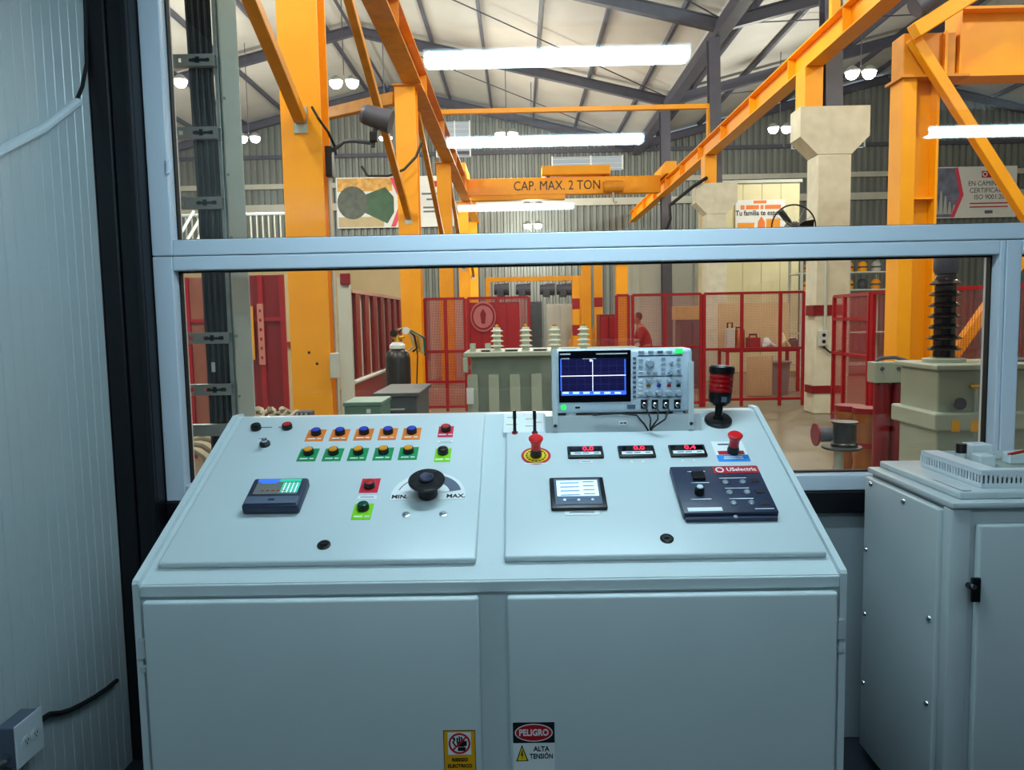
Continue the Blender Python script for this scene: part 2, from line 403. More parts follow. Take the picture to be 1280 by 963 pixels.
for i, (x, l) in enumerate(((-.005, .011), (0, .014), (.005, .013), (.010, .009))): hand.box(x-.0018, x+.0018, cy+.003, cy+.003+l, .0013, .0016)
hand.box(.012, .017, cy-.006, cy+.006, .0013, .0016)
hand.prism([(-.017, cy+.012), (-.012, cy+.016), (-.009, cy+.009), (-.013, cy+.003), (-.007, cy-.006), (-.011, cy-.007), (-.017, cy+.003), (-.013, cy+.009)], .0013, .0016)
ob('hand_symbol', hand, BLACKP, s1, M=M)
rg = ring(MB(), .021, .0255, .0004, T(0, cy, .0013)); rg.box(-.0235, .0235, -.002, .002, 0, .0005, M=T(0, cy, .0017) @ Matrix.Rotation(math.radians(45), 4, 'Z'))
ob('ban_ring', rg, REDPRINT, s1, M=M)
letters('RIESGO', .011, BLACKP, s1, M @ T(0, h/2-.072, .0012), bold=.0004); letters('ELECTRICO', .011, BLACKP, s1, M @ T(0, h/2-.087, .0012), bold=.0004)
s2, M, w, h = sticker(641, 903, 693, .125, WHITE, dr); s2['label'] = 'black and white danger high voltage sticker'
ob('black_field', MB().box(-w/2, w/2, h/2-.05, h/2, .0009, .0012), BLACKP, s2, M=M)
ob('white_oval', MB().prism(ellipse(.044, .0215), .0013, .0016, T(0, h/2-.025, 0)), WHITE, s2, M=M)
ob('red_oval', MB().prism(ellipse(.0415, .0192), .0017, .002, T(0, h/2-.025, 0)), REDPRINT, s2, M=M)
letters('PELIGRO', .0215, WHITE, s2, M @ T(0, h/2-.025, .0024), sx=.82, bold=.0006)
ob('triangle_border', MB().prism([(-.042, -.094+h/2), (-.0135, -.094+h/2), (-.028, -.054+h/2)], .0009, .0012), BLACKP, s2, M=M)
ob('triangle', MB().prism([(-.0385, -.092+h/2), (-.017, -.092+h/2), (-.028, -.060+h/2)], .0013, .0016), YEL, s2, M=M)
ob('bolt', MB().prism([(-.028, h/2-.068), (-.0255, h/2-.068), (-.027, h/2-.077), (-.025, h/2-.077), (-.029, h/2-.09), (-.028, h/2-.080), (-.031, h/2-.080)], .0017, .002), BLACKP, s2, M=M)
letters('ALTA', .0165, BLACKP, s2, M @ T(.017, h/2-.065, .0012), sx=.9, bold=.0004); letters('TENSIÓN', .0165, BLACKP, s2, M @ T(.017, h/2-.083, .0012), sx=.78, bold=.0004)

# sloping panel frame: u right, v up the slope, n out
SU, SV = V((1, 0, 0)), V((0, CYT-CYF, CZT-CZF)).normalized(); SN = SU.cross(SV)
SO = V((-.085, CYF+.01, CZF))
PH = .018                                                  # height of the panel doors above the body
def UV(px, py, hgt=PH):
    d = ray(px, py); o = SO + SN * hgt
    p = EYE + d * ((o - EYE).dot(SN) / d.dot(SN)); q = p - o; return q.dot(SU), q.dot(SV)
def PM(u, v, hgt=PH): return FR(SO + SU*u + SV*v + SN*hgt, SU, SV)
def rect4(tl, tr, br, bl, hgt=PH):
    a, b, c_, d = [UV(*p, hgt) for p in (tl, tr, br, bl)]
    u0, u1, v0, v1 = (a[0]+d[0])/2, (b[0]+c_[0])/2, (d[1]+c_[1])/2, (a[1]+b[1])/2
    return (u0+u1)/2, (v0+v1)/2, u1-u0, v1-v0
def panel_door(*c4):
    u, v, w, h = rect4(*c4)
    v1 = min(v+h/2, .715); v0 = v-h/2
    return ob('panel_door', MB().box(-w/2, w/2, v0, v1, .0005, PH, .006, 3), PAINT, con, M=PM(u, 0, 0), smooth=True)
pdl = panel_door((300, 520), (600, 518), (603, 699), (201, 705))
pdr = panel_door((627, 516), (938, 513), (1037, 688), (638, 700))

def on(px, py, hgt=PH): return PM(*UV(px, py, hgt), PH)
bz_src = {}
def button(px, py, plate, cap, label=None, pw=.054, ph=.062, off=.008, mark=True):
    """22 mm push-button on its coloured legend plate"""
    M = on(px, py)
    key = 'b'
    if key not in bz_src:
        b = ob('push_button', MB().lathe([(.0155, .0012), (.0155, .012), (.0140, .0155), (.0125, .0155), (.0120, .0135), (.0008, .0135)], n=20), BLK, con, M=M @ T(0, off, 0), smooth=True)
        bz_src[key] = b
    else: b = again(bz_src[key], M @ T(0, off, 0), con)
    if cap:
        ck = 'c'+cap.name
        if ck not in bz_src: bz_src[ck] = ob('button_cap', MB().lathe([(.0118, .0137), (.0115, .0172), (.009, .0182), (.0005, .0184)], n=18), cap, b, M=M @ T(0, off, 0), smooth=True)
        else: again(bz_src[ck], M @ T(0, off, 0), b)
    if plate:
        pk_ = 'p'+plate.name+str(pw)+str(ph)
        if pk_ not in bz_src: bz_src[pk_] = ob('legend_plate', rect(pw, ph, .0012), plate, b, M=M)
        else: again(bz_src[pk_], M, b)
        if mark:
            mk = 'm'+str(pw)+str(ph)
            if mk not in bz_src: bz_src[mk] = ob('legend_mark', bars([(-.008, -ph/2+.012, .022), (.014, -ph/2+.012, .012)], 0, .005), WHITE, b, M=M @ T(0, 0, .0013))
            else: again(bz_src[mk], M @ T(0, 0, .0013), b)
    return b
for px, py in ((394.7, 544.7), (424.8, 544.2), (454.8, 543.4), (485, 543), (514.6, 542.6)): button(px, py, ORANGE, BLUEB)
for px, py in ((385.2, 569.2), (416.4, 568.9), (447.6, 568.5), (479.2, 567.9), (510.6, 567.3)): button(px, py, GREEN, AMBERB)
button(557.3, 540.0, REDP, REDCAP, pw=.045, ph=.058); button(553.5, 569.5, LIME, BLK, pw=.046, ph=.066, off=.012)
button(462.4, 607.5, REDP, REDCAP, pw=.05, ph=.062, off=-.004, mark=False); button(453.3, 640, LIME, DGREEN, pw=.05, ph=.064, off=.012)
def tagplate(px, py, w, h, parent=con):
    M = on(px, py); o = ob('name_tag', rect(w, h, .0012), WHITE, parent, M=M)
    ob('tag_mark', bars([(0, .0, w*.72)], 0, h*.14), GREYP, o, M=M @ T(0, 0, .0013)); return o
tagplate(556.5, 552.6, .044, .012); tagplate(459, 622.3, .05, .015)
# pilot knobs and key switch
for px, py, cap in ((319.5, 538.5, BLKM), (358.5, 537.5, REDCAP)):
    b = button(px, py, None, cap); 
ob('engraved_line', bars([(-.02, 0, .05), (.045, 0, .04)], 0, .004), GREYP, con, M=on(338, 534.5) @ T(0, 0, .0002))
M = on(331.5, 556.5)
ks = ob('key_switch', MB().lathe([(.0155, 0), (.0155, .008), (.013, .011), (.010, .012), (.0005, .012)], M), BLK, con, smooth=True)
ob('lock_core', MB().lathe([(.0085, .0122), (.0085, .02), (.0005, .021)], M), CHROME, ks, smooth=True)
M = M @ T(0, 0, .021) @ Matrix.Rotation(math.radians(55), 4, 'X'); kb = MB().box(-.004, .004, -.0012, .0012, 0, .012, M=M); kb.prism(ellipse(.009, .011, 16), -.0012, .0012, M @ T(0, 0, .022) @ Matrix.Rotation(math.pi/2, 4, 'X'))
ob('key', kb, CHROME, ks)
# touch screen on the left panel
u, v, w, h = rect4((318.6, 597.5), (386.4, 597), (372, 632), (300.5, 633), PH+.03)
M = PM(u, v)
hm = ob('touch_screen', MB().box(-w/2, w/2, -h/2, h/2, 0, .030, .007, 3), NAVY, con, M=M, smooth=True); hm['label'] = 'slate touch screen with green columns'
ob('bezel_ridge', MB().box(-w/2+.006, w/2-.006, -h/2+.006, -h/2+.036, .0302, .0335, .0015), GREYP, hm, M=M)
ob('badge', MB().box(-.008, .008, -h/2+.018, -h/2+.024, .0337, .0343), BLKM, hm, M=M)
sw, sh, scy = w-.032, h-.056, .019
ob('screen', MB().box(-sw/2, sw/2, scy-sh/2, scy+sh/2, .0302, .0312), LCDGREY, hm, M=M)
ob('screen_header', MB().box(-sw/2, 0, scy+sh/2-.012, scy+sh/2, .0313, .0317).box(-sw/2+.01, -sw/2+.05, scy+sh/2-.018, scy+sh/2-.0125, .0313, .0317), LCDBLUE, hm, M=M)
gb = MB().box(.001, sw/2, scy+sh/2-.012, scy+sh/2, .0313, .0317)
for k in range(5): gb.box(.012+k*.0105, .016+k*.0105, scy-sh/2+.006, scy+sh/2-.016, .0313, .0317)
ob('screen_columns', gb, LCDGREEN, hm, M=M)
wc = MB()
for k in range(4): wc.box(.0175+k*.0105, .021+k*.0105, scy-sh/2+.006, scy+sh/2-.016, .0313, .0317)
ob('screen_gaps', wc, LCDW, hm, M=M)
ob('screen_marks', bars([(-.035+.014*k, scy-sh/2+.014, .008) for k in range(5)], 0, .003), REDCAP, hm, M=M @ T(0, 0, .0314))
# rotary regulator dial with MIN / MAX scale
M = on(535, 619)
sp2 = MB(); ring(sp2, .03, .098, .0012, n=30, a0=math.radians(8), a1=math.radians(172))
sp2.box(-.098, .098, -.02, .014, 0, .0012)
dsc = ob('dial_scale', sp2, WHITE, con, M=M)
letters('MIN.', .021, BLACKP, dsc, M @ T(-.074, -.008, .0014), bold=.0006); letters('MAX.', .021, BLACKP, dsc, M @ T(.074, -.008, .0014), bold=.0006)
sw_ = MB()
for k in range(12):
    a0, a1 = math.radians(12+k*4.5), math.radians(12+(k+1)*4.5); r0, r1 = .058, .088 - .0*k
    sw_.prism([(r0*math.cos(a0), r0*math.sin(a0)), (r1*math.cos(a0), r1*math.sin(a0)), (r1*math.cos(a1), r1*math.sin(a1)), (r0*math.cos(a1), r0*math.sin(a1))], .0013, .0017)
ring(sw_, .080, .083, .0004, T(0, 0, .0013), 24, math.radians(70), math.radians(165))
ob('scale_band', sw_, GREYP, dsc, M=M)
dl_ = ob('regulator_dial', MB().lathe([(.026, .0013), (.026, .02), (.02, .03), (.02, .040), (.046, .043), (.048, .046), (.048, .050), (.045, .0525), (.026, .0525), (.0005, .0525)], n=40), BLK, con, M=M, smooth=True)
ob('hub', MB().lathe([(.019, .0527), (.019, .059), (.016, .062), (.012, .061), (.0005, .060)], n=24), NAVY, dl_, M=M, smooth=True)
for k in range(8):
    ob('dial_slot', MB().box(-.005, .005, -.0022, .0022, .0527, .0532, M=Matrix.Rotation(k*math.pi/4+.2, 4, 'Z') @ T(.037, 0, 0)), BLKM, dl_, M=M)
for px, py in ((507.6, 643.8), (554.3, 643)): ob('panel_screw', MB().lathe([(.011, 0), (.011, .0015), (.006, .003), (.005, .007), (.0005, .0075)], n=14), STAINLESS, con, M=on(px, py), smooth=True)
for px, py in ((405, 682), (833.5, 674)):
    M = on(px, py); lk = ob('panel_lock', MB().lathe([(.0165, 0), (.0165, .003), (.0135, .005), (.012, .0035), (.0005, .0035)], n=22), BLK, con, M=M, smooth=True)
    ob('lock_slot', MB().box(-.006, .006, -.002, .002, .0036, .006), BLKM, lk, M=M)

# emergency stops
def estop(px, py):
    M = on(px, py); b = ob('emergency_stop', MB().lathe([(.0165, .0014), (.0165, .012), (.0145, .02), (.014, .024), (.0005, .024)], n=20), BLK, con, M=M, smooth=True)
    ob('mushroom_head', MB().lathe([(.0135, .0242), (.0135, .040), (.017, .050), (.0205, .056), (.0205, .060), (.016, .0635), (.0005, .064)], n=22), REDB, b, M=M, smooth=True); return b, M
e1, M = estop(670, 570)
ob('red_ring_plate', MB().lathe([(.042, 0), (.042, .0006), (.0005, .0006)], n=32), REDPRINT, e1, M=M)
yd = MB().lathe([(.0345, .0007), (.0345, .0012), (.0005, .0012)], n=32)
ob('yellow_disc', yd, YEL, e1, M=M)
dk = MB()
for k in range(16):
    dk.box(-.0035, .0035, -.002, .002, .0013, .0016, M=Matrix.Rotation(k*math.pi/8, 4, 'Z') @ T(0, -.027, 0))
ob('ring_marks', dk, BLACKP, e1, M=M)
ob('white_flank', MB().box(-.0345, .0345, -.039, -.036, .0007, .001), WHITE, e1, M=M)
e2, M = estop(916, 566)
u, v, w, h = rect4((887.5, 552.2), (926, 552), (940, 577), (899.5, 577.8)); M2 = PM(u, v)
ob('white_plate', MB().box(-w/2, w/2, -h/2, h/2, 0, .0005), WHITE, e2, M=M2)
ob('blue_band', MB().box(-w/2, w/2, -h/2, -h/2+.032, .0006, .0009), BLUEP, e2, M=M2)
ob('red_band', MB().box(-w/2+.008, w/2-.008, -h/2+.034, -h/2+.052, .0006, .0009, 0), REDPRINT, e2, M=M2)
ob('plate_mark', bars([(0, -h/2+.014, .055), (0, -h/2+.022, .05)], 0, .0045), WHITE, e2, M=M2 @ T(0, 0, .001))
ob('plate_heading', bars([(-.008, h/2-.016, .04)], 0, .006), BLACKP, e2, M=M2 @ T(0, 0, .0006))
# three digital meters
for (x0, x1, y0, y1), txt in (((709.4, 754, 560.7, 574), '0.0'), ((772.8, 818.4, 559.8, 573.4), '0.0'), ((836.5, 882.2, 558.8, 572.4), '0.4')):
    u, v, w, h = rect4((x0-1, y0), (x1-1, y0), (x1+1, y1), (x0+1, y1)); M = PM(u, v)
    mt = ob('panel_meter', MB().box(-w/2, w/2, -h/2, h/2, 0, .009, .0025), BLK, con, M=M, smooth=True)
    ob('meter_window', MB().box(-w/2+.006, w/2-.006, -.001, h/2-.006, .0092, .0096), DISPG, mt, M=M)
    letters(txt, .026, REDLED, mt, M @ T(w*.08, h/2-.0165, .0099), name='digits', bold=.0006)
    ob('meter_strip', MB().box(-w/2+.008, w/2-.008, -h/2+.008, -h/2+.022, .0092, .0096), WHITE, mt, M=M)
    ob('strip_mark', bars([(-.022, -h/2+.015, .018), (0, -h/2+.015, .018), (.03, -h/2+.015, .014)], 0, .004), LCDINK, mt, M=M @ T(0, 0, .0097))
    tagplate((x0+x1)/2+1, y1+4, .036, .011)
# white power meter
u, v, w, h = rect4((684.8, 596.9), (752, 595.8), (761.6, 634.3), (690.7, 635.2), PH+.012); M = PM(u, v)
pmx = ob('power_meter', MB().box(-w/2, w/2, -h/2, h/2, 0, .012, .004, 2), BLK, con, M=M, smooth=True); pmx['label'] = 'black framed meter with white display'
ob('display_frame', MB().box(-w/2+.012, w/2-.012, -h/2+.012, h/2-.01, .0122, .0135), GREYP, pmx, M=M)
ob('screen', MB().box(-w/2+.018, w/2-.018, -h/2+.045, h/2-.018, .0137, .0142), LCDW, pmx, M=M)
rows = [(-.02, h/2-.03-.017*k, .05) for k in range(5)] + [(.03, h/2-.026-.017*k, .03) for k in range(5)]
ob('screen_rows', bars(rows, 0, .0035), LCDINK, pmx, M=M @ T(0, 0, .0143))
for k in (-1, 0, 1): ob('meter_key', MB().lathe([(.0045, .0137), (.004, .016), (.0005, .0165)], T(k*.036, -h/2+.028, 0), 12), WHITE, pmx, M=M, smooth=True)
tagplate(727.5, 641.2, .088, .02)
# protection relay box with red brand label
u, v, w, h = rect4((835.5, 584.9), (944.5, 581.3), (975.4, 640), (857, 643), PH+.02); M = PM(u, v)
rl = ob('relay_box', MB().box(-w/2, w/2, -h/2, h/2, 0, .022, .004, 2), NAVY, con, M=M, smooth=True); rl['label'] = 'slate relay box with red brand label'
ob('front_lip', MB().box(-w/2+.004, w/2-.004, -h/2-.012, -h/2-.0005, 0, .012, .003), NAVY, rl, M=M)
lb = ob('brand_label', MB().box(-w*.02, w/2-.003, h/2-.036, h/2-.006, .0222, .0228), REDPRINT, rl, M=M)
letters('USelectric', .0215, WHITE, rl, M @ T(w*.295, h/2-.0205, .0231), sx=.88, bold=.0004)
ob('brand_ring', ring(MB(), .0075, .0115, .0004, T(w*.05, h/2-.021, .0230)), WHITE, rl, M=M)
ob('test_knob', MB().lathe([(.0125, .0222), (.0125, .038), (.010, .042), (.0005, .042)], T(-w*.27, -.02, 0), 18), BLK, rl, M=M, smooth=True)
ob('knob_top', MB().lathe([(.0085, .0422), (.0075, .0445), (.0005, .0448)], T(-w*.27, -.02, 0), 16), OFFW, rl, M=M, smooth=True)
for r in range(3):
    for q in (0, 1):
        ob('terminal', MB().lathe([(.0085, .0222), (.0085, .0245), (.005, .028), (.0005, .0285)], T(w*.06+q*w*.19, h*.12-r*h*.22, 0), 14), STAINLESS, rl, M=M, smooth=True)
    ob('led_window', MB().box(-.010, .010, -.007, .007, .0222, .0236, M=T(w*.39, h*.15-r*h*.24, 0)), BLKM, rl, M=M)
mk = MB()
for (x, y_, l) in ((-w*.22, h*.37, w*.2), (-w*.22, h*.12, w*.2), (-w*.27, -.045, w*.22), (w*.36, -h/2+.012, w*.2), (w*.16, h*.21, w*.3), (w*.16, -h*.01, w*.26), (w*.16, -h*.23, w*.26)):
    mk.box(x-l/2, x+l/2, y_-.0012, y_+.0012, .0222, .0226)
ob('legend_lines', mk, WHITE, rl, M=M)
ob('selector_switch', MB().box(-w*.29, -w*.15, h*.17, h*.32, .0222, .032, .002), BLK, rl, M=M)
ob('white_strip', MB().box(-w/2+.012, -.02, -h/2+.006, -h/2+.020, .0222, .0227), WHITE, rl, M=M)
ob('lip_screw', MB().lathe([(.006, .0122), (.005, .015), (.0005, .0155)], T(.01, -h/2-.006, 0), 12), STAINLESS, rl, M=M, smooth=True)
# white legend card with two black levers
u, v, w, h = rect4((629, 517), (679, 517), (680, 541), (630, 541)); M = PM(u, v)
lcx = ob('legend_card', rect(w, h, .0008), WHITE, con, M=M)
ob('card_lines', bars([(-.035, .03, .03), (-.035, -.01, .034), (.02, .02, .026), (.02, -.02, .03), (.045, .0, .02)], 0, .003), BRASS, lcx, M=M @ T(0, 0, .0009))
for px in (643.5, 668.5):
    M = on(px, 541.5); lv = ob('toggle_lever', MB().lathe([(.007, 0), (.007, .004), (.005, .006), (.0045, .040), (.0055, .043), (.0055, .064), (.0045, .067), (.0005, .067)], n=12), BLK, con, M=M @ Matrix.Rotation(math.radians(-24), 4, 'X'), smooth=True)
    ob('red_collar', MB().lathe([(.009, 0), (.009, .003), (.0005, .003)], n=14), REDCAP, lv, M=M)

# instrument tray under the oscilloscope
ub, vb = UV(780, 540, PH); TB = SO + SU*ub + SV*vb + SN*PH       # where the tray front meets the panel
ty = TB.y
x0, x1 = A(682, 530, ty).x, A(877, 530, ty).x; zt = A(780, 519, ty).z; zb = TB.z
tr = empty('instrument_tray', ((x0+x1)/2, ty, zb)); tr.parent = con; tr.matrix_basis = WM[con.name].inverted() @ WM[tr.name]
tp = MB(); tp.prism([(x0, zb), (x1, zb), (x1, zt-.006), (x1-.01, zt), (x0, zt)], 0, .003, Matrix(((1, 0, 0, 0), (0, 0, 1, ty), (0, 1, 0, 0), (0, 0, 0, 1))))
tp.box(x0, x1, ty+.003, ty+.098, zt-.003, zt)
pl = MB().prism([(ty+.003, zb+.002), (ty+.003, zt-.003), (ty+.10, zt-.003)], 0, .003, Matrix(((0, 0, 1, x0), (1, 0, 0, 0), (0, 1, 0, 0), (0, 0, 0, 1))))
ob('tray_plate', tp, PAINT2, tr)
ob('tray_end', pl, PAINT2, tr)
# label on tray
aa, bb = A(774, 529, ty), A(784, 529, ty)
lm = ob('tray_label', MB().box(aa.x, bb.x, ty-.001, ty-.0002, aa.z-.006, aa.z+.006), WHITE, tr)
for q in (.28, .72): ob('label_dot', MB().box(aa.x+(bb.x-aa.x)*q-.004, aa.x+(bb.x-aa.x)*q+.004, ty-.0016, ty-.0011, aa.z-.002, aa.z+.002), BLACKP, tr)
syf = ty + .004
ztop = A(780, 440, syf).z
for px in (693.5, 863.5):
    cx = A(px, 490, ty).x
    sm = ob('strap', MB().box(cx-.008, cx+.008, ty-.005, ty-.0012, zb+.004, A(px, 452 if px > 800 else 436, ty).z, .001), PAINT, tr)
    ob('screw', MB().lathe([(.006, 0), (.005, .003), (.0005, .0035)], FACE((cx, ty-.0052, zb+.022)), 12), CHROME, tr, smooth=True)

# ---------------------------------------------------------------- oscilloscope
ox0, ox1 = A(691, 480, syf).x, A(866, 480, syf).x; oz0 = zt + .006; oz1 = A(770, 437, syf).z
osc = empty('oscilloscope', ((ox0+ox1)/2, syf+.06, zt)); tag(osc, 'pale blue grey oscilloscope with lit screen on the console tray', 'oscilloscope')
ob('case', MB().box(ox0, ox1, syf, syf+.108, oz0, oz1, .012, 4), SCOPEC, osc, smooth=True)
for px in (714, 848): 
    cx = A(px, 520, syf).x; ob('foot', MB().box(cx-.015, cx+.015, syf+.006, syf+.03, zt, oz0, .001), OFFW, osc)
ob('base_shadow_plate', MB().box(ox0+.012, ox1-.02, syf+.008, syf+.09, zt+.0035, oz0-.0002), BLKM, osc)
def SF(px, py, off=0): p = A(px, py, syf); return FACE((p.x, syf - off, p.z))
K = syf / FPX * 1.0
def srect(x0, y0, x1, y1, t0, t1, bev=0):
    a, b = A(x0, (y0+y1)/2, syf), A(x1, (y0+y1)/2, syf); c0, c1 = A((x0+x1)/2, y1, syf).z, A((x0+x1)/2, y0, syf).z
    return MB().box(a.x, b.x, syf-t1, syf-t0, c0, c1, bev)
ob('screen_bezel', srect(698.5, 438.5, 788.5, 503, .0002, .002, .001), DISPG, osc)
scr = ob('screen', srect(701, 448, 783, 494, .0021, .0026), LCDNAVY, osc)
def merge(*ms):
    o = MB()
    for m in ms:
        me_ = bpy.data.meshes.new('tmp'); m.bm.to_mesh(me_); o.bm.from_mesh(me_); bpy.data.meshes.remove(me_); m.bm.free()
    return o
gl = merge(*[srect(701+10*k-.25, 450, 701+10*k+.25, 488, .0027, .0029) for k in range(1, 8)], *[srect(702, 450+7.6*k-.25, 782, 450+7.6*k+.25, .0027, .0029) for k in range(1, 5)])
ob('graticule', gl, GRIDL, scr)
ob('trace', merge(srect(700.5, 469.3, 782, 470.2, .003, .0033), srect(740.4, 450, 741.1, 489, .003, .0033), srect(737, 449.5, 739.5, 452, .003, .0033)), TRACE, scr)
ob('status_bar', merge(srect(701.5, 489, 782.5, 494, .0027, .003), srect(700.5, 449, 702, 489, .0027, .003), srect(780.5, 449, 782, 489, .0027, .003)), LCDBLUE, scr)
ob('status_marks', merge(*[srect(703+13*k, 490, 703+13*k+8, 492.5, .0031, .0033) for k in range(6)]), LCDW, scr)
ob('header_marks', merge(srect(700, 442, 713, 444, .0021, .0024), srect(745, 441.5, 784, 443, .0021, .0024), srect(701, 448, 712, 449.2, .0027, .003), srect(728, 448.2, 745, 449, .0027, .003)), OFFW, osc)
ob('power_button', MB().lathe([(.008, 0), (.0075, .003), (.0005, .0035)], SF(704.5, 509.5), 16), LEDGREEN, osc, smooth=True)
ob('usb_port', srect(719, 508.5, 725, 511, .0002, .0008), BLKM, osc)
ob('logo_badge', srect(784, 506, 794, 511.5, .0002, .001), GREYP, osc)
ob('run_button', srect(843.5, 436, 853, 441.5, .0002, .004, .001), LEDGREEN, osc)
for k, px in enumerate((801.5, 813.5, 825, 836.5)): ob('function_button', srect(px-3.5, 438.5, px+3.5, 441.5, .0002, .003, .0008), GREYK if k != 2 else GREYP, osc)
ob('panel_line', srect(797, 444, 853, 445.2, .0002, .0006), BLKM, osc)
ob('panel_line', srect(797, 470, 853, 471, .0002, .0006), BLKM, osc)
ob('panel_line', srect(797, 496.3, 853, 496.8, .0002, .0006), BLKM, osc)
for k in range(9): ob('soft_key', srect(791, 446.5+6*k, 795, 449.5+6*k, .0002, .003, .0008), GREYP, osc)
def knob(px, py, r, mat=GREYK): return ob('knob', MB().lathe([(r*1.05, 0), (r*1.05, .003), (r*.95, .004), (r*.85, .014), (r*.7, .016), (.0005, .016)], SF(px, py), 16), mat, osc, smooth=True)
knob(812, 454.5, .0125); knob(838, 465.5, .008); knob(848.5, 462.5, .006); knob(839, 453, .006)
for px, cm in ((810.5, BRASS), (823.5, BLUEB), (836, REDCAP), (848, DGREEN)):
    knob(px, 476, .0065); knob(px, 491.5, .0095); ob('channel_button', srect(px-2.6, 480.5, px+2.6, 484, .0002, .003, .0008), cm, osc)
for px, py in ((801, 450), (801, 458), (801, 466), (811, 466.5), (819, 466.5), (829, 448.5), (829, 455), (829, 461), (829, 466.5), (848, 449), (848, 455.5), (800.5, 476.5), (800.5, 482), (800.5, 487), (800.5, 492)):
    ob('function_button', srect(px-2.6, py-1.6, px+2.6, py+1.6, .0002, .003, .0008), OFFW if py > 470 else GREYK, osc)
for px in (805, 818.5, 832, 846.5):
    s_ = ob('input_socket', srect(px-4, 499.5, px+4, 511, .0002, .004, .001), BLK, osc)
    ob('connector', MB().lathe([(.0075, 0), (.0075, .006), (.0055, .008), (.0055, .016), (.0005, .016)], SF(px, 506, .0041), 14), CHROME, s_, smooth=True)
    if px < 840: 
        p = A(px, 506, syf); e = V((ub*0 + A(812, 541, ty).x, ty-.012, zb+.006))
        q0 = V((p.x, syf-.0205, p.z)); q1 = V((p.x+.003, syf-.035, p.z-.012)); q2 = q1.lerp(e, .35) + V((.004, -.02, -.004)); q3 = q1.lerp(e, .8) + V((0, -.008, 0))
        pc = ob('probe_cable', MB().tube([q0, q1, q2, q3, e, e+V((.006, .002, 0))], .0024, 8), BLKM, smooth=True)
        tag(pc, {805: 'thin black probe cable hanging from the leftmost oscilloscope input', 818.5: 'thin black probe cable hanging from the second oscilloscope input', 832: 'thin black probe cable hanging from the third oscilloscope input'}[px], 'cable', 'oscilloscope probe cables')
p0 = A(700, 514.5, syf-.016); p1 = A(812, 541, ty-.012)
lead = MB().tube([V((A(740, 514, ty).x, ty-.010, zt+.003)), V((A(775, 513, ty).x, ty-.012, zt+.006)), V((A(795, 517, ty).x, ty-.012, zt)), V((A(804, 528, ty).x, ty-.016, (zt+zb)/2)), V((p1.x-.004, ty-.014, zb+.004))], .0026, 8)
tag(ob('test_lead', lead, BLKM, smooth=True), 'black test lead lying along the top of the instrument tray', 'cable')
for py in (503, 508): ob('side_port', MB().box(ox1-.0005, ox1+.002, syf+.02, syf+.035, A(866, py+2, syf).z, A(866, py-1, syf).z), BLKM, osc)

# ---------------------------------------------------------------- red signal beacon
u, v = UV(897.5, 527); M0 = PM(u, v); base = M0.translation.copy()
MB_ = T(*base) @ Matrix.Rotation(math.radians(4), 4, 'Y')
bc = empty('signal_beacon', M=T(*base)); tag(bc, 'red signal beacon with black cap and pole on the console', 'beacon')
kk = base.y / FPX
def bz(py): return A(899, py, base.y).z - base.z
ob('base', MB().lathe([(17*kk, 0), (17*kk, .008), (15.5*kk, .012), (7*kk, .014), (6*kk, .02), (.0005, .02)], n=28), BLK, bc, M=M0, smooth=True)
ob('pole', MB().lathe([(.0115, .01), (.0115, bz(500))], n=16), BLK, bc, M=MB_, smooth=True)
ob('socket_ring', MB().lathe([(.020, bz(507)), (13*kk, bz(503)), (14*kk, bz(498)), (14*kk, bz(490)), (.0005, bz(490))], n=28), BLK, bc, M=MB_, smooth=True)
z0, z1 = bz(490)+.0005, bz(467)
pr = []
for k in range(25):
    t = k/24; pr.append(((14.6 + .22*math.sin(t*4*2*math.pi))*kk, z0 + (z1-z0)*t))
ob('red_lens', MB().lathe(pr, n=32), REDLENS, bc, M=MB_, smooth=True)
ob('cap', MB().lathe([(15.2*kk, z1+.0005), (15.6*kk, z1+.006), (15.6*kk, bz(459)), (14*kk, bz(457)), (.0005, bz(457))], n=28), BLK, bc, M=MB_, smooth=True)
ob('cap_badge', MB().box(-.012, .012, -.006, .006, bz(457)+.0002, bz(457)+.001), WHITE, bc, M=MB_)
ob('ring_badge', MB().box(-.004, .012, -14.2*kk-.001, -14.0*kk, bz(503)+.004, bz(495)), GREYP, bc, M=MB_)

# ================================================================== RIGHT CABINET
RX, RY0, RY1, RZ = 1.185, 2.10, 2.62, 1.045
cab = empty('steel_cabinet', (1.7, 2.35, 0)); tag(cab, 'grey steel cabinet with screwed side panel right of the console', 'cabinet')
ob('body', MB().box(RX+.03, 2.5, RY0+.012, RY1, .05, RZ, .006), PAINT2, cab)
sp_ = ob('side_panel', MB().box(RX, RX+.0295, RY0+.045, RY1-.01, .06, RZ-.012, .006, 3), PAINT2, cab, smooth=True)
for (yy, zz) in ((RY1-.06, RZ-.03), (RY0+.24, RZ-.035), (RY1-.035, .78), (RY1-.035, .55), (RY1-.035, .30), (RY0+.075, .70), (RY0+.075, .44), (RY0+.075, .2)):
    ob('screw', MB().lathe([(.009, 0), (.008, .004), (.004, .008), (.0005, .009)], FR((RX-.0002, yy, zz), (0, -1, 0), (0, 0, 1)), 12), CHROME, sp_, smooth=True)
ob('corner_post', MB().box(RX+.012, RX+.07, RY0+.002, RY0+.044, .05, RZ, .006), PAINT2, cab, smooth=True)
dz = ob('door', MB().box(RX+.085, 2.45, RY0-.014, RY0+.0115, .12, RZ-.045, .006, 3), PAINT2, cab, smooth=True)
p = A(1205, 738, RY0-.02)
ob('latch', MB().box(RX+.062, RX+.088, RY0-.024, RY0-.0145, p.z-.035, p.z+.035, .003).cyl((RX+.058, RY0-.03, p.z+.012), (RX+.058, RY0-.012, p.z+.012), .008), BLK, dz)
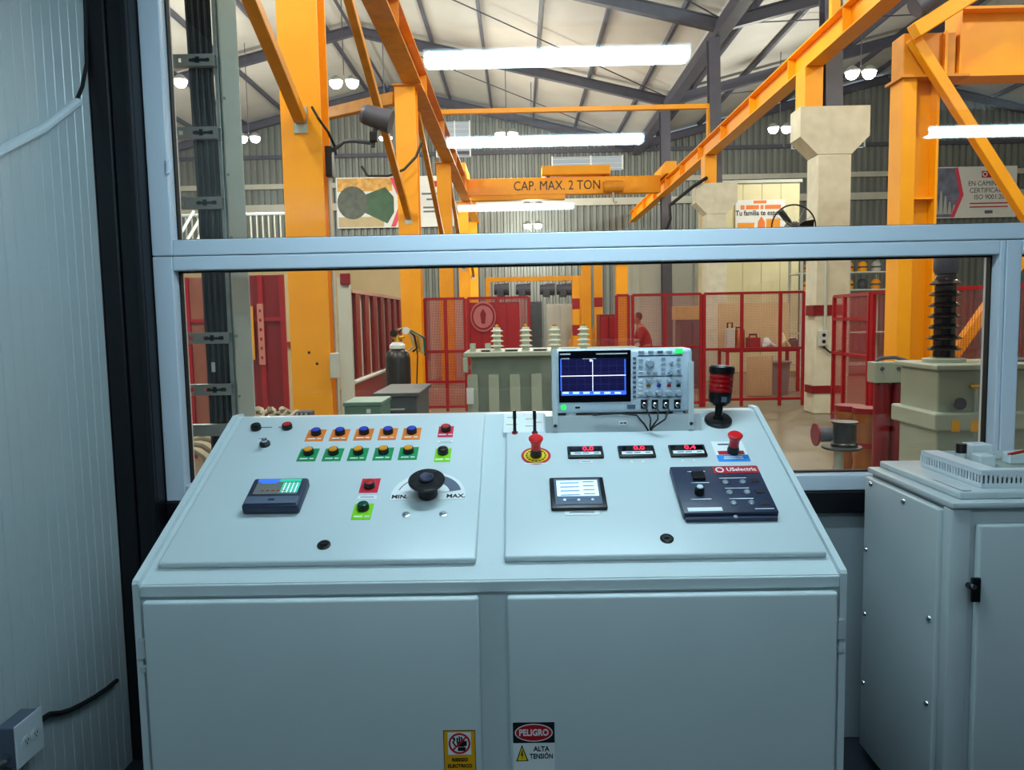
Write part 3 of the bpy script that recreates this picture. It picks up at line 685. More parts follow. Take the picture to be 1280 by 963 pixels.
ob('latch_pin', MB().cyl((RX+.06, RY0-.04, p.z+.015), (RX+.06, RY0-.0305, p.z+.015), .007), CHROME, dz, smooth=True)
ob('plinth', MB().box(RX+.05, 2.45, RY0+.05, RY1-.02, 0, .0495), BLKM, cab)
ob('top_frame', MB().box(RX+.012, 2.5, RY0-.005, RY1-.002, RZ+.0005, RZ+.018, .004), PAINT2, cab, smooth=True)
ob('top_lid', MB().box(RX+.05, 2.5, RY0+.03, RY1-.01, RZ+.0185, RZ+.04, .005, 3), PAINT2, cab, smooth=True)
ob('rail_handle', MB().box(RX+.065, RX+.09, RY0+.04, RY0+.20, RZ+.0405, RZ+.045, .002), PAINT2, cab)
# perforated power supply on top
TZ = RZ + .041
px0 = A(1153, 565, 2.55).x
cx0, cy0, cy1 = RX+.135, 2.17, 2.50
ps = empty('power_supply_chassis', (1.7, 2.33, TZ)); tag(ps, 'white slotted metal chassis lying on the grey cabinet', 'chassis')
h = .05
ob('floor_plate', MB().box(cx0, 2.3, cy0, cy1, TZ, TZ+.004), OFFW, ps)
def slotted(p0, p1, z0, z1, n):
    m = MB(); p0, p1 = V(p0), V(p1); d = (p1-p0)/n
    m.beam(p0+V((0, 0, z0+.005)), p1+V((0, 0, z0+.005)), .0025, .010); m.beam(p0+V((0, 0, z1-.006)), p1+V((0, 0, z1-.006)), .0025, .012)
    for k in range(n+1): m.beam(p0+d*k+V((0, 0, z0+.01)), p0+d*k+V((0, 0, z1-.012)), .0025, d.length*.5, up=d)
    return m
ob('slotted_side', slotted((cx0, cy0, 0), (cx0, cy1, 0), TZ+.004, TZ+h, 22), OFFW, ps)
ob('slotted_side', slotted((cx0, cy0, 0), (2.3, cy0, 0), TZ+.004, TZ+h, 74), OFFW, ps)
ob('back_side', MB().box(cx0, 2.3, cy1-.0025, cy1, TZ+.0042, TZ+h), OFFW, ps)
ob('rim', MB().box(cx0-.002, cx0+.055, cy0, cy1, TZ+h+.0003, TZ+h+.003).box(cx0+.0551, 2.3, cy0, cy0+.03, TZ+h+.0003, TZ+h+.003), OFFW, ps)
ob('circuit_board', MB().box(cx0+.06, 2.28, cy0+.035, cy1-.01, TZ+.02, TZ+.024), TANK, ps)
p = A(1210, 560, 2.40)
ob('capacitor', MB().lathe([(.016, 0), (.016, .06), (.015, .062), (.0005, .062)], T(cx0+.09, 2.43, TZ+.024), 18), BLK, ps, smooth=True)
ob('capacitor_sleeve', MB().lathe([(.0168, 0), (.0168, .03)], T(cx0+.09, 2.43, TZ+.026), 18), PALEG, ps, smooth=True)
for (a, b, l, d, hh) in ((.13, .30, .07, .06, .055), (.22, .24, .09, .04, .035), (.10, .20, .05, .05, .038), (.34, .28, .07, .05, .06), (.24, .10, .1, .05, .034), (.44, .22, .09, .08, .05)):
    ob('terminal_block', MB().box(cx0+a, cx0+a+l, cy0+b-d/2, cy0+b+d/2, TZ+.0242, TZ+.024+hh, .004), OFFW, ps)
for k, m_ in enumerate((REDB, BLKM, YEL)):
    ob('wire', MB().tube([(cx0+.20+.01*k, cy0+.20, TZ+.06), (cx0+.24+.01*k, cy0+.18, TZ+.075), (cx0+.30, cy0+.16-.012*k, TZ+.062)], .003, 6), m_, ps, smooth=True)

# ================================================================== HALL SHELL
HX0, HXR, HY0, HY1 = -15.0, 24.6, 2.86, 31.5
def zr(x):
    if x <= 4.8: return 10.9 - .2424*abs(x+5.1)
    return 10.9 - .2424*abs(x-14.7)
st(ob('floor_hall', MB().box(HX0, HXR, HY0, HY1, -.06, 0), HFLOOR))
def corrugated(x0, x1, pitch, dep, y, z0, topf):
    m = MB(); bm = m.bm; x = x0; prev = None
    prof = ((0, 0), (.32, 0), (.44, 1), (.88, 1), (1.0, 0))
    k = 0
    while x < x1 - 1e-6:
        for f, dd in prof[:-1]:
            xx = x + f*pitch
            a = bm.verts.new((xx, y - dd*dep, z0)); b = bm.verts.new((xx, y - dd*dep, topf(xx)))
            if prev: bm.faces.new([prev[0], a, b, prev[1]])
            prev = (a, b)
        x += pitch
    return m
we = ob('wall_end', corrugated(HX0, HXR, .26, .09, HY1, 0, zr), SIDING); st(we)
ob('girt', MB().box(HX0, HXR, HY1-.25, HY1-.1, 7.0, 7.2), SIDINGW, we)
ob('girt', MB().box(HX0, HXR, HY1-.25, HY1-.1, 6.1, 6.38), SIDINGW, we)
ob('girt', MB().box(HX0, HXR, HY1-.22, HY1-.1, 8.2, 8.35), DARKSTEEL, we)
st(ob('wall_side_left', MB().box(HX0-.1, HX0, HY0, HY1, 0, 8.6), SIDINGW))
st(ob('wall_side_right', MB().box(HXR, HXR+.1, HY0, HY1, 0, 8.6), SIDINGW))
fw = MB(); 
for (x0, x1, z0) in ((HX0, -1.52, 0), (-1.52, XR+.1, ZC+.09), (XR+.1, HXR, 0)):
    xs = [x0] + [r for r in (-5.1, 4.8, 14.7) if x0 < r < x1] + [x1]
    poly = [(x0, z0)] + [(x1, z0)] + [(x, zr(x)) for x in xs[::-1]]
    fw.prism(poly, 0, .06, Matrix(((1, 0, 0, 0), (0, 0, 1, HY0-.03), (0, 1, 0, 0), (0, 0, 0, 1))))
st(ob('wall_front', fw, SIDINGW))
# roof: sheets with rafters and purlins hung under them
rf = MB()
for a, b in ((HX0, -5.1), (-5.1, 4.8), (4.8, 14.7), (14.7, HXR)):
    rf._f([(a, HY0-.1, zr(a)+.16), (b, HY0-.1, zr(b)+.16), (b, HY1+.1, zr(b)+.16), (a, HY1+.1, zr(a)+.16)], [(0, 1, 2, 3)])
roof = st(ob('ceiling_hall', rf, ROOFM))
for a, b in ((HX0, -5.1), (-5.1, 4.8), (4.8, 14.7), (14.7, HXR)):
    for yy in (6.0, 12.2, 18.5, 24.8, 31.0):
        ob('rafter', MB().ibeam((a, yy, zr(a)-.16), (b, yy, zr(b)-.16), .18, .30, .025, .02), DARKSTEEL, roof)
    for k in range(6):
        x = a + (b-a)*(k+.5)/6
        ob('purlin', MB().box(x-.04, x+.04, HY0, HY1-.2, zr(x)-.01, zr(x)+.14), DARKSTEEL, roof)
ob('valley_beam', MB().box(4.65, 4.95, HY0, HY1-.2, 8.05, 8.35), DARKSTEEL, roof)
ob('ridge_tube', MB().cyl((-5.1, HY0, 10.72), (-5.1, HY1-.2, 10.72), .05), DARKSTEEL, roof)
for yy in (15.3, 21.6, 27.9):
    for a, b in ((-5.1, 4.8), (4.8, 14.7)):
        ob('tie_rod', MB().cyl((a, yy-3, zr(a)-.1), (b, yy+3, zr(b)-.1), .018, n=6), DARKSTEEL, roof)
# ---------------------------------------------------------------- high-bay lamps
lamp_src = {}
def high_bay(x, y, z, label, watts=HALL_LAMP, s=1.0):
    r = empty('high_bay_lamp', (x, y, z)); tag(r, label, 'lamp', 'twin high-bay lamps of the hall')
    ob('rod', MB().cyl((x, y, z+.14), (x, y, zr(x)+.155), .012, n=6), DARKSTEEL, r)
    for dx in (-.2, .2):
        M = T(x+dx*s, y, z) @ Matrix.Scale(s, 4)
        if 'h' not in lamp_src:
            lamp_src['h'] = ob('housing', MB().lathe([(.17, .0), (.175, .03), (.10, .10), (.05, .14), (.0005, .14)], n=18), LAMPH, r, M=M, smooth=True)
            lamp_src['l'] = ob('lens', MB().lathe([(.0005, -.16), (.08, -.15), (.13, -.10), (.15, -.04), (.15, -.001), (.0005, -.001)], n=18), LENS, r, M=M, smooth=True)
        else: again(lamp_src['h'], M, r); again(lamp_src['l'], M, r)
    ld = bpy.data.lights.new('lamp_light', 'POINT'); ld.energy = watts; ld.shadow_soft_size = .2; ld.color = (1, .95, .84)
    lo = bpy.data.objects.new('lamp_light', ld); link(lo, T(x, y, z-.5), r)
def hbp(px, py, z, label, watts=HALL_LAMP, s=1.0):
    d = ray(px, py); p = EYE + d*((z-EYE.z)/d.z); high_bay(p.x, p.y, z, label, watts, s)
hbp(215, 101, 7.4, 'twin high-bay lamp glowing beside the vertical cable bundle')
hbp(311, 172, 7.4, 'twin high-bay lamp glowing left of the nearest yellow column')
hbp(430, 102, 7.4, 'twin high-bay lamp glowing just right of the nearest yellow column')
hbp(633, 167, 7.4, 'twin high-bay lamp glowing above the crane girder')
hbp(975, 160, 7.2, 'twin high-bay lamp glowing left of the concrete corbel')
hbp(1076, 90, 7.2, 'twin high-bay lamp glowing above the concrete corbel')
hbp(482, 172, 6.6, 'small twin high-bay lamp glowing under the black flood lamp', HALL_LAMP*.4, .5)
for y_, z_, py, lb in ((27, 5.9, 256, 'upper hooded lamp hanging under the crane girder'), (29.5, 5.3, 281, 'lower hooded lamp hanging under the crane girder')):
    p = A(666, py, y_); high_bay(p.x, y_, p.z, lb, HALL_LAMP*.7, 1.0)
for x, y, lb in ((-7, 8, 'added unseen high-bay lamp over the red sheet barrier in the left bay'), (-3.4, 4.6, 'added unseen high-bay lamp just outside the window above the first yellow column'), (1.6, 5.2, 'added unseen high-bay lamp overhead outside the window above the grey transformer'), (1.5, 12, 'added unseen high-bay lamp overhead between the two crane runways'), (7.5, 5.5, 'added unseen high-bay lamp overhead outside the window above the large tank'), (9.5, 11.5, 'added unseen high-bay lamp over the red gate in the right bay')):  # unseen lamps added to light the near part of the hall
    high_bay(x, y, 7.6, lb, HALL_LAMP*1.25)
# ---------------------------------------------------------------- louvre windows in the end wall
def louvre(px0, py0, px1, py1, label, n):
    a, b = A(px0, py0, HY1-.2), A(px1, py1, HY1-.2)
    w = empty('louvre_window', ((a.x+b.x)/2, HY1-.14, b.z)); tag(w, label, 'window', 'daylit louvre windows')
    ob('backlit_pane', MB().box(a.x, b.x, HY1-.13, HY1-.11, b.z, a.z), LOUVL, w)
    for k in range(n):
        z = b.z + (a.z-b.z)*(k+.5)/n
        ob('slat', MB().beam((a.x, HY1-.19, z), (b.x, HY1-.19, z), .07, .012, up=(0, -.5, 1)), WHITE, w)
    for x in (a.x, b.x, (a.x*.45+b.x*.55)): ob('mullion', MB().box(x-.03, x+.03, HY1-.26, HY1-.23, b.z, a.z), WHITE, w)
louvre(545, 152, 588, 196, 'white louvre window behind the left crane runway', 7)
louvre(690, 196, 778, 212, 'low white louvre window above the crane trolley', 3)
louvre(990, 148, 1080, 184, 'white louvre window behind the concrete corbel', 6)

# ================================================================== CRANE RUNWAYS
CYS = (6.75, 13.0, 19.3, 25.6, 30.9)
lab = ('nearest and widest yellow steel column left of the view', 'second yellow steel column from the window, behind the gas cylinder', 'third yellow steel column from the window in the left row', 'fourth yellow steel column from the window in the left row', 'farthest yellow steel column in the left row')
for i, y in enumerate(CYS):
    c = empty('runway_column', (-1.83, y, 0)); tag(c, lab[i], 'column', 'yellow columns of the left crane runway')
    ob('shaft', MB().ibeam((-1.83, y, .02), (-1.83, y, 5.44), .34, .30, .025, .02, up=(0, 1, 0)), YPAINT, c)
    ob('base_plate', MB().box(-2.08, -1.58, y-.25, y+.25, 0, .0195), YPAINT, c)
    ob('cap_plate', MB().box(-2.03, -1.55, y-.2, y+.2, 5.4405, 5.4695), YDUST, c)
    if i == 0:
        for (px, py) in ((386, 441), (396, 455)): 
            p = A(px, py, y-.16); ob('bolt_hole', MB().cyl((p.x, y-.153, p.z), (p.x, y-.1502, p.z), .012), BLKM, c)
    b = empty('knee_brace', (-1.83, y, 3.3)); p0, p1 = V((-1.83, y-.16, 3.32)), V((-1.83, y-4.9 if i else y-3.2, 5.42 if i else 4.74))
    ob('brace_tube', MB().beam(p0, p1, .10, .10, bev=.01), YDUST, b); ob('brace_foot', MB().box(-1.89, -1.77, y-.16, y-.151, 3.2, 3.42), GALV, b)
    tag(b, ('pale yellow brace meeting the front of the nearest yellow column', 'long yellow brace ending on the second yellow column', 'long yellow brace ending on the third yellow column', 'yellow brace ending on the fourth yellow column', 'yellow brace ending on the farthest yellow column')[i], 'brace', 'sloping braces of the left runway')
def runway(x, z0, z1, w, y0, y1, label, st_every, mat):
    r = empty('runway_beam', (x, (y0+y1)/2, z0)); tag(r, label, 'beam', 'crane runway beams')
    ob('i_beam', MB().ibeam((x, y0, (z0+z1)/2), (x, y1, (z0+z1)/2), w, z1-z0, .025, .02), mat, r)
    yy = y0 + 1
    while yy < y1:
        for s in (-1, 1): ob('stiffener', MB().box(min(x+s*.012, x+s*w/2*.95), max(x+s*.012, x+s*w/2*.95), yy-.012, yy+.012, z0+.026, z1-.026), mat, r)
        yy += st_every
    ob('rail', MB().box(x-.03, x+.03, y0, y1, z1+.0005, z1+.06), DARKSTEEL, r)
runway(-1.70, 5.47, 5.90, .30, 3.4, 31.0, 'yellow crane runway beam on the left row of columns', 3.1, YDUST)
runway(4.55, 5.34, 5.72, .26, 3.4, 31.0, 'yellow crane runway beam rising to the upper right of the window', 2.1, YPAINT)
# portal ties across the runways
for i, (y, z, hh, lb) in enumerate(((11.3, 6.28, .16, 'nearest yellow cross tie along the top of the window'), (18.5, 6.50, .11, 'slimmer yellow cross tie spanning below the bright tube reflection'))):
    p = empty('cross_tie', (1.4, y, 5.96)); tag(p, lb, 'beam', 'yellow cross ties between the runways')
    ob('tie_beam', MB().box(-1.86, 4.62, y-.06, y+.06, z-hh/2, z+hh/2, .008), YPAINT, p)
    for x in (-1.80, 4.56): ob('tie_post', MB().box(x-.06, x+.06, y-.055, y+.055, 5.965 if x < 0 else 5.785, z-hh/2-.0005), YPAINT, p)
p0 = V((-2.0, 13.05, 5.30)); p1 = A(372, 151, 16.0)
tag(ob('roof_strut', MB().beam(p0, p1, .16, .2, bev=.01), YDUST), 'yellow strut leaving the second yellow column toward the left', 'beam')
# bridge crane
y = 24.0
cr = empty('bridge_crane', (1.45, y, 5.75)); tag(cr, 'yellow overhead bridge crane marked CAP. MAX. 2 TON', 'crane')
zg0, zg1 = A(700, 244, y).z, A(700, 222.5, y).z
gd = ob('girder', MB().box(-1.55, 4.40, y-.14, y+.14, zg0, zg1, .02), YPAINT, cr)
ob('lower_flange', MB().box(-1.45, A(706, 246, y).x, y-.16, y+.16, zg0-.14, zg0-.0005, .01), YPAINT, cr)
for x in (-1.70, 4.55): ob('end_truck', MB().box(x-.16, x+.16, y-1.0, y+1.0, 5.97 if x < 0 else 5.79, 6.24 if x < 0 else 6.15, .02), YPAINT, cr)
a, b = A(677, 223, y), A(762, 208, y)
tr_ = ob('trolley', MB().box(a.x, b.x, y-.3, y+.3, zg1+.04, b.z, .03), YPAINT, cr)
for x in (a.x+.2, b.x-.2): ob('trolley_wheel', MB().cyl((x, y-.1, zg1+.06), (x, y+.1, zg1+.06), .06), DARKSTEEL, tr_)
hx = A(765, 236, y).x
ho = ob('hoist', MB().lathe([(.16, -.3), (.18, -.2), (.18, .2), (.16, .3)], T(hx, y-.3, zg0+.18) @ Matrix.Rotation(math.pi/2, 4, 'Y'), 16), YDUST, cr, smooth=True)
ob('hook', MB().tube([(hx, y-.3, zg0+.02), (hx, y-.3, zg0-.25), (hx+.06, y-.3, zg0-.33), (hx+.1, y-.3, zg0-.27)], .03, 8), PALEG, ho, smooth=True)
letters('CAP. MAX. 2 TON', .40, BLACKP, cr, FACE((A(696, 231, y).x, y-.145, (zg0+zg1)/2)), sx=.84)
# ---------------------------------------------------------------- concrete corbel columns with steel posts
def corbel_column(x, y, zc, w, label, lab2, zrf, outlet=False):
    c = empty('concrete_column', (x, y, 0)); tag(c, label, 'column', 'concrete columns of the right runway')
    ob('shaft', MB().box(x-w/2, x+w/2, y-.22, y+.22, 0, zc-.72, .02), CONC, c)
    hw = w*1.02
    ob('corbel', MB().prism([(x-w/2, zc-.7195), (x+w/2, zc-.7195), (x+hw, zc-.45), (x+hw, zc), (x-hw, zc), (x-hw, zc-.45)], -.22, .22, Matrix(((1, 0, 0, 0), (0, 0, 1, y), (0, 1, 0, 0), (0, 0, 0, 1)))), CONC, c)
    bk = empty('runway_bracket', (4.55, y, zc)); tag(bk, 'yellow bracket carrying the runway on the ' + lab2, 'bracket', 'yellow runway brackets')
    ob('seat_box', MB().box(4.41, 4.69, y-.2, y+.2, zc+.001, 5.338, .01), YPAINT, bk)
    pt = empty('roof_post', (x, y, zc)); tag(pt, 'slate grey steel post rising from the ' + lab2 + ' to the roof', 'post', 'slate roof posts')
    ob('post_shaft', MB().ibeam((x+.02, y, zc+.001), (x-.05, y, zrf), .26, .26, .02, .02, up=(0, 1, 0)), DARKSTEEL, pt)
    return c
c1x = A(1034, 330, 12.2).x
cc = corbel_column(c1x, 12.2, 4.74, .52, 'large pale concrete column with corbel beside the red gate', 'nearer concrete corbel', 8.1)
cc2 = corbel_column(A(893, 270, 18.5).x, 18.5, 4.69, .48, 'farther pale concrete column behind the fan banner', 'farther concrete corbel', 8.04)
pt = empty('roof_post', (4.75, 24.8, 0)); tag(pt, 'farthest slate steel post standing right of the crane girder', 'post', 'slate roof posts')
ob('post_shaft', MB().ibeam((4.78, 24.8, 0), (4.70, 24.8, 8.05), .30, .30, .02, .02, up=(0, 1, 0)), DARKSTEEL, pt)
yc = 12.2-.22
for py, hh in ((388, .16), (487, .12)):
    z = A(1030, py, yc).z; cl = MB().box(c1x-.30, c1x+.22, yc-.02, yc-.001, z-hh/2, z+hh/2).box(c1x-.30, c1x-.28, yc, yc+.3, z-hh/2, z+hh/2)
    ob('red_clamp', cl, RDARK, cc)
p = A(1028, 423, yc)
ob('outlet', MB().box(p.x-.07, p.x+.07, yc-.06, yc-.001, p.z-.12, p.z+.12, .01), PALEG, cc)
for k in (-1, 1): ob('outlet_hole', MB().cyl((p.x, yc-.064, p.z+k*.05), (p.x, yc-.0605, p.z+k*.05), .03), BLKM, cc)
ob('conduit', MB().tube([(p.x+.03, yc-.03, p.z+.12), (p.x+.03, yc-.03, p.z+1.6)], .025, 6), PALEG, cc, smooth=True)
ob('cable', MB().tube([(p.x, yc-.04, p.z-.13), (p.x+.1, yc-.05, p.z-.22), (p.x+.35, yc-.05, p.z-.2)], .015, 6), BLKM, cc, smooth=True)
# black ladder conduit at second concrete column
ob('cable_pipe', MB().tube([A(884, 222, 18.2), A(867, 233, 18.2), A(837, 257, 18.2), A(838, 274, 18.2), A(829, 296, 18.2)], .04, 8), BLKM, cc2, smooth=True)
# near yellow H column and girder on the right
y = 9.0
hc = empty('portal_column', (A(1138, 300, y).x, y, 0)); tag(hc, 'massive yellow H-section column right of the concrete column', 'column')
xa, xb = A(1116, 300, y).x, A(1161, 300, y).x; zt_ = A(1138, 103, y).z
ob('shaft', MB().ibeam(((xa+xb)/2, y, .02), ((xa+xb)/2, y, zt_), .30, xb-xa, .03, .02, up=(1, 0, 0)), YPAINT, hc)
ob('front_flange', MB().box(xa, xa+.155, y-.152, y-.1505, .02, zt_), YPAINT, hc)
z = A(1140, 250, y).z; ob('stiffener', MB().box(xa+.03, xb-.03, y-.13, y-.012, z-.012, z+.012), YPAINT, hc)
ob('cap_plate', MB().box(xa-.04, xb+.30, y-.2, y+.2, zt_+.0005, zt_+.03), YDUST, hc)
ob('base_plate', MB().box(xa-.1, xb+.1, y-.25, y+.25, 0, .0195), YPAINT, hc)
zc1 = A(1140, 47, y).z
ob('capital', MB().box(xa, A(1186, 70, y).x, y-.14, y+.14, zt_+.0305, zc1, .01), YDUST, hc)
ob('gusset', MB().box(xb+.02, xb+.05, y-.19, y-.141, zt_+.031, zc1), YPAINT, hc)
gx = A(1190, 60, y).x; gz0, gz1 = A(1230, 100, y).z, A(1230, 14, y).z
pg = empty('portal_girder', (gx+2.5, y, gz0)); tag(pg, 'deep yellow plate girder at the upper right corner', 'girder')
ob('web', MB().box(gx+.02, gx+6, y-.012, y+.012, gz0+.03, gz1-.03), YPAINT, pg)
ob('flange', MB().box(gx, gx+6, y-.16, y+.16, gz1-.0295, gz1), YPAINT, pg); ob('flange', MB().box(gx, gx+6, y-.16, y+.16, gz0, gz0+.0295), YPAINT, pg)
ob('end_plate', MB().box(gx, gx+.0195, y-.16, y+.16, gz0+.03, gz1-.03), YPAINT, pg)
ob('girder_post', MB().ibeam((gx+5.6, y, 0), (gx+5.6, y, gz0-.001), .3, .34, .03, .02, up=(1, 0, 0)), YPAINT, pg)
def br(p0, p1, w, name, label, mat=YPAINT): return tag(ob(name, MB().beam(p0, p1, w, w, bev=.01), mat), label, 'brace')
q0, q1 = A(1141, 47, y-.24), A(1284, 272, y-.24); br(q0, q0+(q1-q0)*((q0.z-.05)/(q0.z-q1.z)), .12, 'diagonal_brace', 'long yellow diagonal brace falling from the yellow capital to the right', YPAINT)
q0, q1 = A(1262, 345, y+.3), A(1200, 432, y+.3); br(q1+(q0-q1)*((gz0-q1.z)/(q0.z-q1.z)), q1+(q1-q0)*((q1.z-.05)/(q0.z-q1.z)), .12, 'diagonal_brace', 'yellow diagonal brace rising behind the brown bushing', YPAINT)
br(A(1142, 40, y-.44), A(1230, -16, y-.44), .16, 'upper_strut', 'short yellow strut rising from the capital toward the right corner', YPAINT)
tag(ob('hoist_motor', MB().cyl(A(1143, 10, y-.5), A(1166, -6, y-.5), .11, n=14), DARKSTEEL, smooth=True), 'dark hoist motor under the runway beam at the top', 'motor')

# ================================================================== HALL CONTENT: banners
def banner(px0, py0, px1, py1, y, label):
    a, b = A(px0, (py0+py1)/2, y), A(px1, (py0+py1)/2, y); z1, z0 = A((px0+px1)/2, py0, y).z, A((px0+px1)/2, py1, y).z
    w, h = b.x-a.x, z1-z0; M = FACE(((a.x+b.x)/2, y, (z0+z1)/2))
    o = ob('banner', rect(w, h, .03), WHITE, M=M); tag(o, label, 'banner'); return o, M, w, h
BGREY = pm('banner_photo_grey', (.48, .50, .60), .5, var=.35, scale=2.5); BGREEN = pm('banner_photo_green', (.23, .38, .27), .5, var=.25, scale=3); BPINK = pm('banner_pink', (.93, .30, .40), .5, var=.03)
BDARK = pm('banner_photo_dark', (.33, .36, .33), .5, var=.3, scale=5); BOR = pm('banner_photo_orange', (.90, .68, .35), .5, var=.3, scale=6)
YB_ = HY1 - .2505
bn, M, w, h = banner(421, 221, 567, 284.5, YB_, 'white banner with dark green picture and pink chevron behind the left columns')
ob('orange_field', MB().box(-w/2+.05, -w*.02, h*.22, h/2-.04, .031, .034), BOR, bn, M=M)
ob('green_hexagon', MB().prism([(-w*.30, h*.12), (-w*.08, h*.30), (-w*.01, h*.1), (-w*.01, -h*.2), (-w*.07, -h*.42), (-w*.28, -h*.18)], .035, .038), BGREEN, bn, M=M)
ob('dark_disc', MB().prism([(-w*.5+.1+q[0]+.55, q[1]) for q in ellipse(.62, .66, 24)], .039, .042), BDARK, bn, M=M)
ob('beige_field', MB().box(-w/2+.05, -w*.1, -h/2+.04, -h*.28, .031, .034), BEIGE, bn, M=M)
ob('pink_chevron', MB().prism([(-w*.04, h/2-.03), (.0, h/2-.03), (w*.09, 0), (.0, -h/2+.03), (-w*.04, -h/2+.03), (w*.045, 0)], .031, .036), BPINK, bn, M=M)
ob('red_logo', MB().box(w*.30, w*.44, h*.28, h*.40, .031, .034), REDPRINT, bn, M=M)
ob('text_rows', bars([(w*.35, h*.15, w*.24), (w*.37, h*.04, w*.2), (w*.35, -h*.12, w*.22), (w*.35, -h*.2, w*.22)], 0, .07, .002), GREYP, bn, M=M @ T(0, 0, .031))
bn, M, w, h = banner(1110, 209, 1270, 273, YB_, 'banner reading EN CAMINO A LA CERTIFICACIÓN ISO 9001:2015')
x0 = lambda px: (px-1190)/160*w
ob('photo_field', MB().prism([(x0(1111), -h/2+.04), (x0(1190), -h/2+.04), (x0(1202), 0), (x0(1194), h/2-.04), (x0(1111), h/2-.04)], .031, .034), BGREY, bn, M=M)
for k in range(6):
    xx = x0(1165+k*5.5); hh = (.25, .5, .75, .6, .4, .3)[k]*h*.6
    ob('tower_picture', MB().prism([(xx-.08, -h*.42), (xx+.08, -h*.42), (xx+.03, -h*.42+hh), (xx-.03, -h*.42+hh)], .035, .037), PALEG, bn, M=M)
ob('pink_chevron', MB().prism([(x0(1192), h/2-.03), (x0(1196), h/2-.03), (x0(1204), -.1), (x0(1193), -h/2+.03), (x0(1188), -h/2+.03), (x0(1199), -.1)], .035, .039), BPINK, bn, M=M)
ob('red_logo', MB().box(x0(1226), x0(1249), h*.28, h*.41, .031, .034), REDPRINT, bn, M=M)
ob('logo_ring', ring(MB(), .06, .10, .003, T(x0(1230), h*.345, .035)), WHITE, bn, M=M)
letters('EN CAMINO A LA', .27, BLACKP, bn, M @ T(x0(1239), h*.165, .034), sx=.88); letters('CERTIFICACIÓN', .27, BLACKP, bn, M @ T(x0(1239), h*.03, .034), sx=.9); letters('ISO 9001:2015', .27, BLACKP, bn, M @ T(x0(1240), -h*.10, .034), sx=.9)
ob('text_rows', bars([(x0(1236), -h*.22, w*.3), (x0(1236), -h*.29, w*.3)], 0, .05, .002), REDCAP, bn, M=M @ T(0, 0, .031))
ob('small_mark', MB().box(x0(1236)-.16, x0(1236)+.16, -h*.42, -h*.36, .031, .034), GREYP, bn, M=M)
# cream room and its poster, partition
y = 21.0
xa, xb = A(905, 300, y).x, A(999, 300, y).x; zt_ = A(950, 229, y).z
rm = empty('cream_enclosure', ((xa+xb)/2, y+1.5, 0)); tag(rm, 'tall cream panelled enclosure behind the red gate', 'enclosure')
nP = 4
for k in range(nP):
    ob('panel', MB().box(xa+(xb-xa)*k/nP+.004, xa+(xb-xa)*(k+1)/nP-.004, y, y+.08, 0, zt_, .006), CREAM, rm)
ob('side_wall', MB().box(xa, xa+.08, y+.081, y+3, 0, zt_), CREAM, rm); ob('side_wall', MB().box(xb-.08, xb, y+.081, y+3, 0, zt_), CREAM, rm); ob('roof', MB().box(xa-.05, xb+.05, y-.05, y+3, zt_+.001, zt_+.08), PALEG, rm)
bn, M, w, h = banner(919, 250, 981, 296, y-.035, 'cream safety poster on the enclosure behind the fan')
ob('picture', MB().box(-w*.46, -w*.12, -h*.46, -h*.12, .031, .034).box(w*.12, w*.40, -h*.36, -h*.02, .031, .034), AMBERB, bn, M=M); ob('figure_picture', MB().prism([(-w*.06, -h*.48), (w*.10, -h*.48), (w*.09, -h*.1), (w*.02, h*.05), (-w*.05, -h*.1)], .035, .037), ORANGE, bn, M=M)
ob('heading_mark', MB().box(-w*.14, w*.12, h*.40, h*.48, .031, .034), ORANGE, bn, M=M)
ob('heading_row', bars([(-w*.36, h*.30, w*.08), (-w*.16, h*.30, w*.26), (w*.03, h*.30, w*.06), (w*.25, h*.30, w*.32)], 0, .11, .002), ORANGE, bn, M=M @ T(0, 0, .031)); letters('Tu familia te espera', .19, BLACKP, bn, M @ T(-w*.02, h*.14, .034), sx=.85, bold=.004)
y = 25.0
pw_ = empty('partition', (A(850, 400, y).x, y, 0)); tag(pw_, 'long pale grey partition behind the wire mesh fence', 'partition')
xs = [A(px, 400, y).x for px in (786, 797, 831, 870, 905)]
for k in range(4): ob('panel', MB().box(xs[k]+.006, xs[k+1]-.006, y, y+.06, 0, 3.9, .005), PALEG, pw_)
for x in xs: ob('post', MB().box(x-.05, x+.05, y-.04, y-.001, 0, 3.95), GREYP if x == xs[2] else PALEG, pw_)
p = A(883, 352, y-.05); tag(ob('fire_notice', MB().box(p.x-.07, p.x+.07, y-.06, y-.0405, p.z-.22, p.z+.22, .004), RDARK), 'small red notice on the pale partition', 'notice')
p = A(896, 347, y-.05); tag(ob('wall_ornament', MB().prism([(p.x, p.z-.3), (p.x+.08, p.z), (p.x, p.z+.3), (p.x-.08, p.z)], 0, .02, Matrix(((1, 0, 0, 0), (0, 0, 1, y-.06), (0, 1, 0, 0), (0, 0, 0, 1)))), BRASS), 'narrow brown ornament on the partition beside the red notice', 'ornament')
# back store walls seen in lower pane
bw = ob('wall_store_left', MB().box(-10, -2.75, 17.8, 17.9, 0, 3.2), BEIGE); st(bw)

